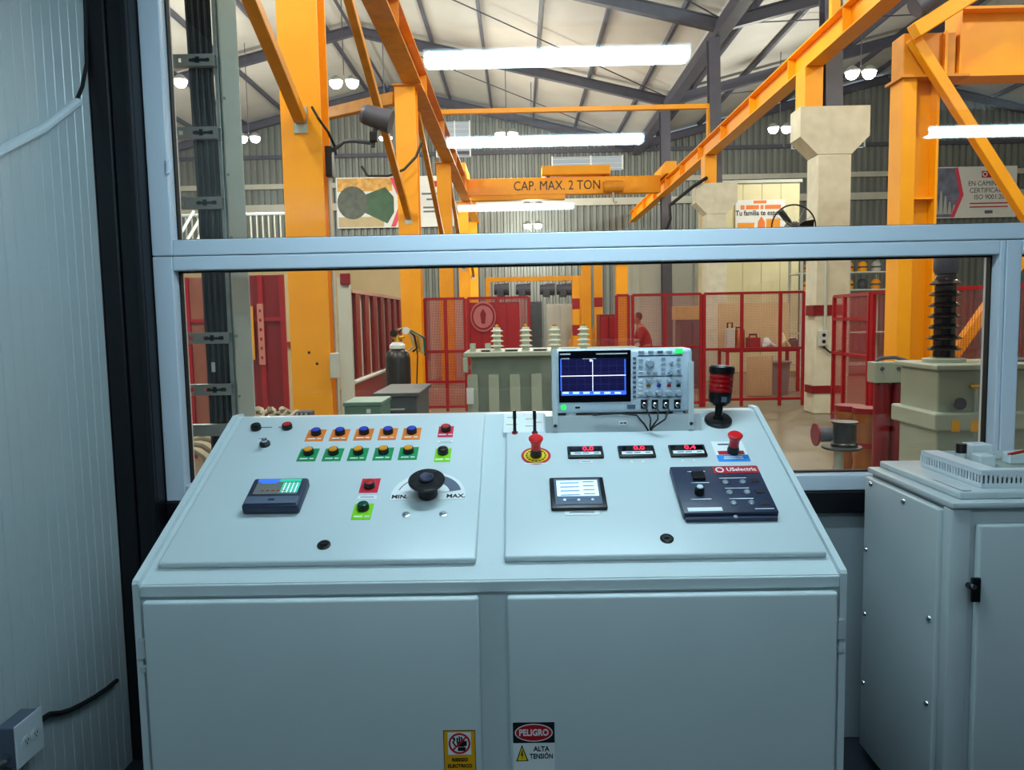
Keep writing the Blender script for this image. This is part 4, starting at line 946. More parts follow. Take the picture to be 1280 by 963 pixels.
# ================================================================== FENCES
def fence(label, p0, p1, z0, z1, posts, rails, mesh, name='mesh_fence', t=.05):
    p0, p1 = V((p0[0], p0[1], 0)), V((p1[0], p1[1], 0)); d = p1-p0
    r = empty(name, (p0+p1)/2); tag(r, label, 'fence')
    for f in posts: q = p0+d*f; ob('post', MB().beam(q, q+V((0, 0, z1)), t, t, up=d), RPAINT, r)
    for z in [z0, z1] + list(rails): ob('rail', MB().beam(p0+V((0, 0, z)), p1+V((0, 0, z)), t*.82, t*.9), RPAINT, r)
    m = MB(); n = V((-d.y, d.x, 0)).normalized()*.004
    m._f([p0+n+V((0, 0, z0)), p1+n+V((0, 0, z0)), p1+n+V((0, 0, z1)), p0+n+V((0, 0, z1))], [(0, 1, 2, 3)])
    if mesh: ob('wire_mesh', m, mesh, r)
    return r
FY_ = 13.2
fx = lambda px: A(px, 440, FY_).x
zf = A(700, 371, FY_).z
def ff(a, b, posts, label, mesh, rails=(1.05,), z0=.08): return fence(label, (fx(a), FY_), (fx(b), FY_), z0, zf, [(q-a)/(b-a) for q in posts], rails, mesh)
ff(532, 582, (532, 558, 582), 'red mesh gate left of the grey finned transformer', RMESHD, (1.05, .52))
g = ff(586, 662, (586, 622, 662), 'dense red mesh fence with round sign behind the bushings', RMESHD)
sp = A(604, 396, FY_-.05); sg = ob('round_sign', MB().prism(ellipse(.22, .26, 24), 0, .012, FACE((sp.x, FY_-.05, sp.z))), pm('sign_pink', (.72, .40, .42), .5), g)
ob('sign_ring', ring(MB(), .17, .2, .003, FACE((sp.x, FY_-.0625, sp.z)) @ Matrix.Diagonal((1, 1.15, 1, 1))), RDARK, sg); ob('sign_figure', MB().prism([(-.03, -.12), (.03, -.12), (.05, .05), (0, .14), (-.05, .05)], 0, .003, FACE((sp.x, FY_-.0625, sp.z))), RDARK, sg)
ff(771, 786, (771, 786), 'narrow red mesh fence bay by the red and yellow post', RMESHD)
ff(791, 876, (791, 831, 876), 'red mesh fence behind the oscilloscope', RMESH)
ff(880, 1004, (880, 927, 975, 1004), 'wide red mesh gate left of the concrete column', RMESH, (1.0,), .12)
# right gate and fence
y = 11.4
a = A(1042, 440, y); zg = A(1042, 371, y).z
g2 = (A(1086, 440, 10.0).x, 10.0)
fence('red mesh gate standing ajar right of the concrete column', (a.x, y), g2, .1, zg, (0, .32, 1), (1.0, 1.5), RMESHD)
y = 9.9
fence('red mesh fence behind the large transformer tank', (A(1090, 440, y).x, y), (A(1330, 440, 7.6).x, 7.6), .1, A(1095, 366, y).z, (0, .2, .42, .68, 1), (), RMESH)
# left: red slatted barrier on a white rail
X = -2.42
sb = empty('slatted_barrier', (X, 13.5, 0)); tag(sb, 'red slatted barrier panel left of the gas cylinder', 'barrier')
y0, y1 = AXP(441, 420, X).y, 17.0; zt_ = 2.06; zl = .72
n = 9
for k in range(n):
    yy = y0 + (y1-y0)*(k+.5)/n; ww = (y1-y0)/n*.42
    ob('slat', MB().box(X-.02, X+.02, yy-ww/2, yy+ww/2, zl+.05, zt_-.05), RDARK, sb)
ob('top_rail', MB().box(X-.03, X+.03, y0-.05, y1, zt_-.05, zt_), pm('rail_pink', (.80, .62, .58), .5), sb)
ob('white_rail', MB().cyl((X, y0-.05, zl), (X, y1-2.2, zl), .035), OFFW, sb, smooth=True)
ob('back_sheet', MB().box(X-.06, X-.04, y0, y1, zl, zt_-.02), pm('barrier_pale_sheet', (.86, .80, .74), .5), sb)
ob('lower_sheet', MB().box(X-.03, X-.01, y0, y1, 0, zl-.04), RDARK, sb)
y = y0-.12; xa, xb = A(425, 420, y).x, A(440, 420, y).x
wp = empty('white_post', ((xa+xb)/2, y, 0)); tag(wp, 'pale white post beside the nearest yellow column', 'post')
ob('shaft', MB().box(xa, xb, y-.06, y+.06, 0, 2.22, .006), PALEG, wp); p = A(432, 349, y-.07)
ob('red_light', MB().box(p.x-.07, p.x+.07, y-.12, y-.061, p.z-.08, p.z+.08, .01), RDARK, wp)
p = A(427, 457, 6.6); tag(ob('switch_box', MB().box(-1.655, -1.595, 6.55, 6.68, p.z-.11, p.z+.11, .008), PALEG), 'small grey switch box on the side of the nearest yellow column', 'switch')
# red sheet barriers on the far left
def sheet(px0, px1, y, z1, label, mat, writing=False):
    xa, xb = A(px0, 430, y).x, A(px1, 430, y).x
    r = empty('sheet_barrier', ((xa+xb)/2, y, 0)); tag(r, label, 'barrier')
    n = max(1, round((xb-xa)/.22))
    ob('sheet', MB().box(xa, xb, y, y+.03, .05, z1), mat, r)
    for k in range(n+1): x = xa+(xb-xa)*k/n; ob('upright', MB().box(x-.025, x+.025, y-.04, y-.0005, 0, z1), RPAINT, r)
    ob('rail', MB().box(xa, xb, y-.03, y-.0005, 1.62, 1.66), RPAINT, r)
    if writing:
        a, b = A(311, 383, y-.05), A(319, 450, y-.05); ob('yellow_strip', MB().box(a.x, b.x, y-.055, y-.041, b.z, a.z), AMBER, r)
        a, b = A(321, 380, y-.05), A(332, 456, y-.05); ob('white_strip', MB().box(a.x, b.x, y-.055, y-.041, b.z, a.z), pm('sign_faded', (.80, .52, .48), .5), r)
        for k in range(6): z = b.z+(a.z-b.z)*(k+.6)/6.5; ob('strip_mark', MB().box(a.x+.02, b.x-.02, y-.059, y-.0555, z, z+.03), RDARK, r)
sheet(303, 356, 8.0, 2.1, 'red sheet barrier with yellow and white vertical signs', RDARK, True)
SHB = pm('red_sheet_reflection_tint', (.58, .36, .30), .45, var=.2, scale=4)  # red sheet; the brown tone puts the pane's reflections into its colour
sheet(190, 262, 9.0, 2.15, 'red sheet barrier with pane reflections in its colour, behind the cable bundle', SHB)
xa, xb = A(356, 430, 9.6).x, A(384, 430, 9.6).x
bs = ob('beige_screen', MB().box(xa, xb, 9.6, 9.65, 0, 2.2, .004), BEIGE); tag(bs, 'beige screen between red barrier and nearest yellow column', 'screen')
ob('red_crossbar', MB().box(xa, xb, 9.56, 9.599, 1.3, 1.36), RPAINT, bs)

# ================================================================== CABLE RISER just outside the window
RY = 3.12
rs = empty('cable_riser', (-1.25, RY, 0)); tag(rs, 'pale vertical strut with slotted brackets outside the window', 'strut')
xa, xb = A(281, 250, RY).x, A(302, 250, RY).x
ob('upright', MB().box(-(xb-xa)*.52, (xb-xa)*.52, -.012, .03, 0, 3.3, .004), STRUTW, rs, M=T((xa+xb)/2, RY+.03, 0) @ Matrix.Rotation(math.radians(38), 4, 'Z'))
ob('upright_channel', MB().box(xa-.018, xa-.001, RY+.005, RY+.05, 0, 3.3, .003), GALV, rs)
for py, sol in ((78, 0), (168, 0), (255, 0), (423, 0), (487, 0), (537, 1)):
    z = A(250, py, RY).z; x_0 = A(203 if py < 300 else 214, py, RY).x; x_1 = xa-.002
    if sol: ob('bracket', MB().box(x_0, x_1+.05, RY-.04, RY-.002, z-.024, z+.024, .002), GALV, rs); continue
    hh = .046/2; m = MB(); n = 4
    m.box(x_0, x_1, RY-.03, RY-.027, z+.008, z+hh); m.box(x_0, x_1, RY-.03, RY-.027, z-hh, z-.008)
    L = x_1-x_0
    for k in range(n+1): xx = x_0+L*k/n; m.box(max(x_0, xx-.022), min(x_1, xx+.022), RY-.03, RY-.027, z-.008, z+.008)
    m.box(x_0, x_1, RY-.027, RY-.003, z+hh-.003, z+hh); m.box(x_0, x_1, RY-.027, RY-.003, z-hh, z-hh+.003)
    ob('bracket', m, GALV, rs)
    ob('cable_clip', MB().box(x_1-.10, x_1-.02, RY-.034, RY-.0305, z-.006, z+.004).box(x_1-.075, x_1-.06, RY-.034, RY-.0305, z-.012, z+.012), BLKM, rs)
for zz in (2.5, 2.2, 1.95, 1.55, 1.3): ob('bolt', MB().cyl((xa+.02, RY-.004, zz), (xa+.02, RY-.0002, zz), .006, n=8), GALV, rs)
xc0 = A(245, 250, RY).x
n = 8; cw = (xa-.021-xc0)/n
for k in range(n):
    x = xc0 + cw*(k+.5); dx = .02 if k < 5 else 0.0
    yo = RY+.016+.022*(k % 2); x -= .0092*(k % 2); pts = [(x-.012*(8-k)/8, yo, 3.3), (x-.006, yo, 2.6), (x, yo+.002, 2.1), (x+.002, yo, 1.5), (x+.004, yo, .8), (x, yo, .02)]
    tag(ob('riser_cable', MB().tube(pts, cw*.66, 8), CABLE, smooth=True), ('first', 'second', 'third', 'fourth', 'fifth', 'sixth', 'seventh', 'eighth')[k] + ' dark vertical cable from the left in the bundle beside the strut', 'cable', 'dark cables running up the riser')
p = A(268, 459, RY); tag(ob('cable_tag', MB().box(p.x-.007, p.x+.007, RY-.012, RY-.008, p.z-.02, p.z+.02), WHITE), 'small white tag on the dark cable bundle', 'tag')
# coiled hose and brass nozzle at the riser foot
p = A(245, 575, 3.5)
hs = empty('coiled_hose', (p.x, 3.5, p.z-.25)); tag(hs, 'coiled beige hose behind the window beside the console', 'hose')
for k in range(7):
    r = .10 - .008*(k % 3); zc = p.z-.05+.005*k
    ob('hose_loop', MB().tube([(p.x+r*math.cos(t*math.pi/8), 3.42+.028*k, zc+r*1.1*math.sin(t*math.pi/8)) for t in range(17)], .014, 8), HOSE, hs, smooth=True)
ob('nozzle', MB().cyl((p.x-.12, 3.38, p.z+.05), (p.x-.02, 3.37, p.z+.015), .014, .009), BRASS, hs, smooth=True)
q = empty('hose_stand', (p.x, 3.5, 0)); tag(q, 'low grey steel stand carrying the coiled hose', 'stand')
ob('top_plate', MB().box(p.x-.22, p.x+.2, 3.36, 3.66, p.z-.235, p.z-.20), SLATEB, q)
for sx in (-.2, .17):
    for yy in (3.38, 3.62): ob('leg', MB().box(p.x+sx, p.x+sx+.03, yy, yy+.03, 0, p.z-.2355), SLATEB, q)
# ================================================================== TRANSFORMERS
def bushing(parent, x, y, z, h, n, r0, r1, mat, name='bushing', cap=True):
    pr = [(r0*1.25, 0), (r0*1.25, h*.04), (r0, h*.05)]
    for k in range(n):
        a = h*(.08 + .8*k/n); s = h*.8/n
        rr = r1*(1-.12*k/n)
        pr += [(r0, a), (r0, a+s*.30), (rr*.97, a+s*.42), (rr, a+s*.5), (r0*1.15, a+s*.78), (r0, a+s*.85)]
    pr += [(r0, h*.9), (r0*.9, h*.92), (.0005, h*.92)]
    b = ob(name, MB().lathe(pr, T(x, y, z), 22), mat, parent, smooth=True)
    if cap: ob('terminal', MB().lathe([(r0*.55, h*.921), (r0*.55, h*1.0), (r0*.2, h*1.04), (.0005, h*1.04)], T(x, y, z), 12), BRASS if mat is PORC else DARKSTEEL, b, smooth=True)
    return b
y = 7.0
xa, xb = A(584, 470, y).x, A(806, 470, y).x; ztk = A(640, 446, y).z
t1 = empty('finned_transformer', ((xa+xb)/2, y+.4, 0)); tag(t1, 'grey green finned transformer with three pale bushings behind the console', 'transformer')
ob('tank', MB().box(xa+.03, xb-.03, y+.12, y+.75, .12, ztk, .01), TANK, t1)
ob('lid', MB().box(xa-.03, xb+.03, y-.02, y+.85, ztk+.0005, ztk+.045, .008), TANK, t1)
ob('lid_lip', MB().box(xa-.035, xa+.01, y-.025, y+.05, ztk-.14, ztk-.0005, .008), TANK, t1)
for px in (591, 617.5, 644, 671, 698, 725, 752, 779):
    x = A(px, 490, y).x
    ob('fin', MB().prism([(x-.048, .25), (x+.048, .25), (x+.048, ztk-.175), (x+.04, ztk-.165), (x-.04, ztk-.165), (x-.048, ztk-.175)], -.06, .06, Matrix(((1, 0, 0, 0), (0, 0, 1, y+.055), (0, 1, 0, 0), (0, 0, 0, 1)))), TANK, t1)
    ob('lift_eye', ring(MB(), .022, .032, .01, FACE((x, y+.11, ztk-.10)), 14), TANK, t1)
for px in (621.5, 657.5, 693.5, 729.5):
    p = A(px, 437, y+.3); bushing(t1, p.x, y+.3, ztk+.0455, .24, 4, .035, .066, PORC)
for px0, px1 in ((601, 614), (631, 648), (666, 684), (702, 720)):
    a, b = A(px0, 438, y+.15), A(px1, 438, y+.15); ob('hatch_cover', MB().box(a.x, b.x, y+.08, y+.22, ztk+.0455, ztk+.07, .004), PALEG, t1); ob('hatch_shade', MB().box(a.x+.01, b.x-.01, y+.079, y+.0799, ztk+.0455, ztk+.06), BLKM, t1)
for px in (591, 610): p = A(px, 437, y+.2); ob('valve_stub', MB().cyl((p.x, y+.2, ztk+.0455), (p.x, y+.2, ztk+.12), .028), TANK, t1, smooth=True)
ob('skid', MB().box(xa+.1, xb-.1, y+.15, y+.25, 0, .1195).box(xa+.1, xb-.1, y+.6, y+.7, 0, .1195), SLATEB, t1)
p = A(588, 492, y-.03); ob('white_tag', MB().box(p.x-.035, p.x+.03, y-.03, y-.0255, p.z-.10, p.z+.05), OFFW, t1)
# large right tank
y = 4.62
tx0 = A(1172, 500, y).x; ztk = A(1240, 462, y).z
t2 = empty('transformer_tank', (tx0+.8, y+.4, 0)); tag(t2, 'large grey green transformer tank with brown bushing by the window', 'transformer')
ob('tank', MB().box(tx0, tx0+1.9, y, y+.46, .12, ztk, .012), TANK, t2)
ob('lid', MB().box(tx0-.03, tx0+1.95, y-.04, y+.49, ztk+.0005, ztk+.035, .008), TANK, t2)
zb_ = A(1150, 527, y).z
ob('stiffener_band', MB().box(tx0-.04, tx0+1.95, y-.055, y+.50, zb_-.055, zb_+.055, .012), TANK, t2)
for px in (1195, 1219, 1263): 
    p = A(px, 533, y-.06); ob('band_mark', MB().box(p.x-.025, p.x+.025, y-.0585, y-.0555, p.z-.035, p.z+.035), AMBER, t2)
bp = A(1180, 437, y+.24)
b2 = bushing(t2, bp.x, y+.24, ztk+.0355, .60, 7, .062, .105, PORCB)
ob('bushing_flange', MB().lathe([(.125, 0), (.125, .02), (.08, .03), (.0005, .03)], T(bp.x, y+.24, ztk+.036), 20), TANK, t2, smooth=True)
ob('bushing_cap', MB().lathe([(.065, .555), (.075, .58), (.075, .70), (.05, .74), (.0005, .74)], T(bp.x, y+.24, ztk+.0355), 20), DARKSTEEL, t2, smooth=True)
p = A(1200, 505, y-.05)
ob('valve_wheel', MB().lathe([(.038, 0), (.038, .012), (.0005, .012)], FACE((p.x, y-.045, p.z)), 10), DARKSTEEL, t2); ob('valve_body', MB().cyl((p.x, y-.044, p.z), (p.x, y-.0005, p.z), .022), GALV, t2, smooth=True)
p = A(1221, 485, y-.04)
ob('drain_pipe', MB().tube([(p.x, y-.03, p.z), (p.x-.002, y-.03, p.z-.3)], .009, 8), GALV, t2, smooth=True); ob('drain_tee', MB().cyl((p.x-.035, y-.03, p.z+.005), (p.x+.035, y-.03, p.z+.005), .013), BRASS, t2, smooth=True)
pp = A(1260, 448, y-.0); ob('lid_flange', MB().lathe([(.16, 0), (.16, .012), (.10, .015), (.0005, .015)], T(tx0+.62, y+.25, ztk+.0355), 24), DARKSTEEL, t2, smooth=True)
ob('base', MB().box(tx0+.1, tx0+1.8, y+.06, y+.4, 0, .1195), SLATEB, t2)
# core and coil assembly beside it
y = 5.9
xa, xb = A(1094, 470, y).x, A(1156, 470, y).x; za, zb2 = A(1110, 479, y).z, A(1110, 453, y).z
cc_ = empty('core_assembly', ((xa+xb)/2, y+.2, 0)); tag(cc_, 'grey clamped transformer core with red windings beside the tank', 'transformer core')
ob('clamp', MB().box(xa, xb, y, y+.14, za, zb2, .006), TANK, cc_)
for k in range(3):
    x = xa+(xb-xa)*(k+.4)/3; ob('bolt', MB().cyl((x, y-.015, zb2-.05), (x, y-.0005, zb2-.05), .014, n=8), DARKSTEEL, cc_)
    x = xa+.09+(xb-xa)*k*.34; ob('winding', MB().lathe([(.055, .22), (.062, .24), (.062, za-.03), (.055, za-.001)], T(x, y+.075, 0), 18), RDARK, cc_, smooth=True)
ob('lower_clamp', MB().box(xa, xb, y+.05, y+.35, .17, .2195), SLATEB, cc_); ob('foot_block', MB().box(xa+.05, xb-.05, y+.08, y+.32, .131, .1695), SLATEB, cc_)
ob('top_leads', MB().tube([(xa+.05, y+.1, zb2), (xa+.08, y+.1, zb2+.025), (xa+.2, y+.1, zb2+.03), (xa+.3, y+.1, zb2)], .014, 8), DARKSTEEL, cc_, smooth=True)
pl_ = empty('wooden_pallet', ((xa+xb)/2, y+.2, 0)); tag(pl_, 'wooden pallet under the red wound core', 'pallet')
for k in range(5): ob('deck_board', MB().box(xa-.12, xb+.05, y-.12+.13*k, y-.02+.13*k, .10, .13), WOOD, pl_)
for x in (xa-.1, (xa+xb)/2, xb-.05): ob('bearer', MB().box(x, x+.08, y-.1, y+.48, 0, .0995), WOOD, pl_)
# copper coils in front, black spool on a round stool
p = A(1075, 535, 6.6)
for i, (px, py, yy) in enumerate(((1062, 520, 7.6), (1086, 524, 7.2))):
    p = A(px, py, yy); r = empty('wound_coil', (p.x, yy, 0)); tag(r, ('copper wound coil with dark bands, left one behind the black spool', 'copper wound coil with dark bands, right one behind the black spool')[i], 'coil', 'copper coils on the hall floor')
    hz_ = p.z+.12
    ob('winding', MB().lathe([(.11, .02), (.13, .05)] + [(.13+.01*(k % 2), .05+(hz_-.1)*k/10) for k in range(11)] + [(.1, hz_-.02), (.0005, hz_-.02)], T(p.x, yy, 0), 18), COPPER, r, smooth=True)
    for zz in (.0, hz_*.45, hz_-.06): ob('dark_band', MB().lathe([(.146, zz), (.146, zz+.05)], T(p.x, yy, 0), 18), RDARK, r, smooth=True)
yy = 5.6
p = A(1052, 558, yy); q = A(1056, 527, yy); k_ = yy/FPX
st_ = empty('round_stool', (p.x, yy, 0)); tag(st_, 'round stool with pale post standing on the hall floor', 'stool')
ob('seat', MB().lathe([(22*k_, p.z-.02), (24*k_, p.z-.01), (24*k_, p.z), (.0005, p.z)], T(p.x, yy, 0), 24), SLATEB, st_, smooth=True)
ob('post', MB().lathe([(.035, .03), (.035, p.z-.021)], T(p.x-.02, yy, 0), 14), PALEG, st_, smooth=True); ob('foot', MB().lathe([(.16, 0), (.16, .015), (.05, .0295)], T(p.x-.02, yy, 0), 20), SLATEB, st_, smooth=True)
sp_ = empty('cable_spool', (p.x+.02, yy, p.z)); tag(sp_, 'black spool sitting on the round stool', 'spool')
ob('drum', MB().lathe([(16*k_, .001), (16*k_, .02), (14*k_, .03), (14*k_, q.z-p.z-.02), (16*k_, q.z-p.z-.01), (16*k_, q.z-p.z), (.0005, q.z-p.z)], T(p.x+.02, yy, p.z), 22), BLK, sp_, smooth=True)
ob('side_motor', MB().cyl((p.x-.19, yy, p.z+.09), (p.x-.085, yy, p.z+.09), .055), DARKSTEEL, sp_, smooth=True); ob('side_flange', MB().cyl((p.x-.20, yy, p.z+.09), (p.x-.188, yy, p.z+.09), .085), RDARK, sp_, smooth=True)
# ================================================================== LEFT WORK AREA
y = 9.4
p = A(497, 440, y); cy_ = empty('gas_cylinder', (p.x, y, 0)); tag(cy_, 'dark gas cylinder with valve by the second yellow column', 'gas cylinder')
zt_ = A(497, 437, y).z
ob('body', MB().lathe([(.13, 0), (.155, .02), (.155, zt_-.12), (.14, zt_-.05), (.09, zt_), (.05, zt_+.03), (.0005, zt_+.03)], T(p.x, y, 0), 24), CYL, cy_, smooth=True)
ob('neck_ring', MB().lathe([(.075, zt_+.0), (.10, zt_+.012), (.10, zt_+.05), (.06, zt_+.09), (.0005, zt_+.09)], T(p.x, y, 0), 18), OFFW, cy_, smooth=True)
ob('valve', MB().cyl((p.x, y, zt_+.09), (p.x, y, zt_+.19), .04, .025).cyl((p.x-.06, y, zt_+.15), (p.x+.09, y, zt_+.15), .022), BRASS, cy_, smooth=True)
for i, dx in enumerate((-.03, .12)): ob('gauge', MB().lathe([(.045, 0), (.045, .025), (.0005, .026)], FACE((p.x+dx, y-.05, zt_+.20+.03*i)), 18), OFFW if i else BLK, cy_, smooth=True)
for i in range(5):
    c0 = V((p.x+.02+.02*i, y-.03, zt_+.24-.01*i)); pts = [c0, c0+V((.08, -.02, .03)), c0+V((.16+.02*i, -.02, -.06)), c0+V((.19+.015*i, 0, -.2-.02*i)), c0+V((.12+.03*i, 0, -.26))]
    tag(ob('gas_hose', MB().tube(pts, .014, 6), (HOSE, BLKM, BRASS, HOSE, DGREEN)[i], smooth=True), ('beige', 'black', 'brass coloured', 'outermost beige', 'green')[i] + ' hose looped over the gas cylinder valve', 'hose', 'hoses on the gas cylinder')
tag(ob('hanging_cord', MB().tube([A(520, 430, 9.3), A(522, 445, 9.3), A(521, 480, 9.3), A(522, 520, 9.3)], .008, 6), BLKM, smooth=True), 'thin black cord hanging beside the second yellow column', 'cord')
# bench, toolbox
y = 6.0
xa, xb = A(474, 505, y).x, A(521, 505, y).x; z1 = A(500, 496, y).z
bn_ = empty('steel_bench', ((xa+xb)/2, y+.4, 0)); tag(bn_, 'dark steel bench box in front of the gas cylinder', 'bench')
ob('top', MB().box(xa-.05, xb+.02, y-.02, y+.85, z1, z1+.03, .005), SLATEB, bn_); ob('drawer_box', MB().box(xa, xb, y, y+.8, z1-.32, z1-.0005, .008), SLATEB, bn_)
ob('handle', MB().tube([(xa+.05, y-.01, z1-.10), (xa+.05, y-.035, z1-.10), (xa+.2, y-.035, z1-.10), (xa+.2, y-.01, z1-.10)], .008, 6), GALV, bn_, smooth=True)
for x in (xa+.01, xb-.05):
    for yy in (y+.01, y+.75): ob('leg', MB().box(x, x+.04, yy, yy+.04, 0, z1-.3205), SLATEB, bn_)
y = 5.4
xa, xb = A(430, 505, y).x, A(476, 505, y).x; z1 = A(450, 503, y).z
tb = empty('green_cabinet', ((xa+xb)/2, y+.2, 0)); tag(tb, 'small green steel cabinet just beyond the console', 'cabinet')
ob('body', MB().box(xa, xb, y, y+.4, 0, z1-.03, .008), TEALP, tb); ob('lid', MB().box(xa-.008, xb+.008, y-.008, y+.408, z1-.0295, z1, .006), TEALP, tb)
p = A(461, 514, y); ob('latch', MB().box(p.x-.015, p.x+.015, y-.012, y-.0085, p.z-.015, p.z+.015), OFFW, tb)
# sacks and hose behind the console top left
y = 5.0
for i, px in enumerate((318, 332, 347, 362)):
    p = A(px, 517, y); tag(ob('rope_coil', MB().tube([(p.x+.045*math.cos(t*.5), y+.1*math.sin(t*.5), p.z-.06+.004*t+.02*math.sin(t*.9+i)) for t in range(22)], .016, 6), HOSE, smooth=True), ('leftmost', 'second', 'third', 'rightmost')[i] + ' beige rope coil of the row behind the console top', 'rope', 'beige rope coils')
pa, pb = A(305, 523, y), A(398, 523, y)
ws = empty('low_table', ((pa.x+pb.x)/2, y, 0)); tag(ws, 'low grey table carrying the beige rope coils', 'table')
zt_ = pa.z-.075
ob('top', MB().box(pa.x, pb.x, y-.2, y+.25, zt_-.03, zt_), SLATEB, ws)
for x in (pa.x, pb.x-.04):
    for yy in (y-.2, y+.21): ob('leg', MB().box(x, x+.04, yy, yy+.04, 0, zt_-.0305), SLATEB, ws)
p = A(383, 515, y); mt_ = empty('small_motor', (p.x, y, zt_)); tag(mt_, 'small dark motor on the low table before the nearest yellow column', 'motor')
ob('case', MB().box(p.x-.06, p.x+.04, y-.06, y+.06, zt_, zt_+.12, .01), DARKSTEEL, mt_)
for k in range(3): ob('fin', MB().box(p.x-.05+.03*k, p.x-.04+.03*k, y-.07, y-.0605, zt_+.02, zt_+.11), PALEG, mt_)
# flood lamp on an arm at the nearest yellow column, its junction box and cables
y = 6.75
jb = A(420, 203, y); xr = -1.66
fl = empty('flood_lamp', (xr, y, jb.z)); tag(fl, 'black flood lamp on a bent arm fixed to the nearest yellow column', 'lamp')
ob('junction_box', MB().box(xr, xr+.06, y-.06, y+.04, jb.z-.13, jb.z+.13, .008), BLK, fl)
arm = [A(424, 182, y), A(430, 177, y), A(442, 176, y), A(466, 179, y), A(466, 184, y)]
ob('arm', MB().tube([V((xr+.05, y, jb.z+.1))] + arm, .018, 8), DARKSTEEL, fl, smooth=True)
c0, c1 = A(457, 143, y), A(489, 153, y)
ob('lamp_body', MB().cyl(c0, c1, .085, .10, 18), DARKSTEEL, fl, smooth=True); ob('lamp_face', MB().cyl(c0 - (c1-c0).normalized()*.03, c0-(c1-c0).normalized()*.0005, .075, .085, 18), GREYP, fl, smooth=True)
ob('yoke', MB().tube([A(466, 184, y), A(466, 172, y), A(470, 158, y)], .022, 8), DARKSTEEL, fl, smooth=True)
ob('sensor', MB().cbox(A(467, 171, y-.03), (.07, .06, .09), .01), BLK, fl)
tag(ob('feed_cable', MB().tube([A(390, 134, y-.2), A(398, 148, y-.25), A(410, 165, y-.2), A(418, 182, y-.05), A(420, 194, y-.05)], .012, 6), BLKM, smooth=True), 'black cable running down across the nearest yellow column', 'cable')
lp = [A(417+9*k, 0, 9.0) for k in range(1)]
pts = [A(527, 178, 12.6), A(520, 196, 12.6), A(505, 212, 12.6), A(485, 220, 12.5), A(460, 220, 12.4), A(452, 208, 12.4)]
tag(ob('loop_cable', MB().tube(pts, .022, 6), CABLE, smooth=True), 'dark cable looping in front of the second yellow column', 'cable')
tag(ob('column_conduit', MB().tube([(xr+.02, y-.02, jb.z-.135), (xr+.025, y-.02, 1.0), (xr+.025, y-.02, .05)], .016, 8), PALEG, smooth=True), 'pale conduit running down the right edge of the nearest yellow column', 'conduit')
# big fan fixed to the concrete column
y = 11.6
c = A(992, 284, y); rr = 27*y/FPX
fn = empty('industrial_fan', (c.x, y, c.z)); tag(fn, 'large round black fan beside the concrete column', 'fan')
ob('guard_ring', MB().tube([(c.x+rr*math.cos(t*math.pi/16), y, c.z+rr*math.sin(t*math.pi/16)) for t in range(33)], .012, 6), BLK, fn, smooth=True)
for k in range(12): a = k*math.pi/6; ob('guard_wire', MB().tube([(c.x+.05*math.cos(a), y-.06, c.z+.05*math.sin(a)), (c.x+rr*math.cos(a), y, c.z+rr*math.sin(a))], .004, 5), GALV, fn, smooth=True)
for k in range(3):
    M = T(c.x, y, c.z) @ Matrix.Rotation(k*2*math.pi/3-.25, 4, 'Y') @ Matrix.Rotation(.5, 4, 'X')
    ob('blade', MB().prism([(.04, -.03), (.12, -.07), (rr*.92, -.09), (rr*.96, .03), (.14, .05), (.04, .03)], -.006, .006, M @ Matrix.Rotation(math.pi/2, 4, 'X')), BLKM, fn)
ob('motor', MB().cyl((c.x, y-.05, c.z), (c.x, y+.16, c.z), .08, .09), DARKSTEEL, fn, smooth=True)
ob('bracket', MB().beam((c.x, y+.12, c.z), (c1x-.1, 11.97, c.z-.1), .05, .05), DARKSTEEL, fn)
# ================================================================== FAR FLOOR: stands, hoists, benches, shelves
def stand(px, y, py1, label, bands, w=.22):
    x = A(px, 400, y).x; zt = A(px, py1, y).z
    r = empty('lifting_stand', (x, y, 0)); tag(r, label, 'stand', 'yellow lifting stands')
    ob('mast', MB().box(x-w/2, x+w/2, y-w/2, y+w/2, .05, zt, .01), YPAINT, r); ob('base', MB().box(x-.4, x+.4, y-.4, y+.4, 0, .0495), YPAINT, r)
    ob('leg', MB().beam((x-.45, y, .02), (x, y, zt*.55), .08, .08), YDUST, r); ob('leg', MB().beam((x+.45, y, .02), (x, y, zt*.55), .08, .08), YDUST, r)
    for py in bands: z = A(px, py, y).z; ob('red_band', MB().box(x-w/2-.004, x+w/2+.004, y-w/2-.004, y+w/2+.004, z-.12, z+.12), RPAINT, r)
    return x, zt
stand(720, 17.5, 345, 'yellow lifting stand with two red bands, leftmost of the three', (380, 413), .16)
stand(733, 18.5, 330, 'plain yellow lifting stand, middle one of the three', (), .22)
stand(748, 19.5, 326, 'yellow lifting stand with one red band, rightmost of the three', (378,), .2)
x = A(777, 400, 14.6).x; rp_ = empty('guard_post', (x, 14.6, 0)); tag(rp_, 'thick yellow post behind the narrow red fence bay', 'post')
ob('shaft', MB().box(x-.11, x+.11, 14.5, 14.7, 0, 2.62, .01), YPAINT, rp_); ob('cap', MB().box(x-.24, x+.24, 14.45, 14.75, 2.6205, 2.7), PALEG, rp_)
y = 20.5
a, b = A(607, 350, y), A(728, 350, y)
jb_ = empty('hoist_rail', ((a.x+b.x)/2, y, 0)); tag(jb_, 'slim yellow hoist rail on two posts behind the bushings', 'rail')
ob('rail', MB().box(a.x, b.x, y-.06, y+.06, a.z-.06, a.z+.06), YPAINT, jb_)
for x in (a.x+.06, b.x-.06): ob('post', MB().box(x-.06, x+.06, y-.06, y+.06, 0, a.z-.0605), YPAINT, jb_)
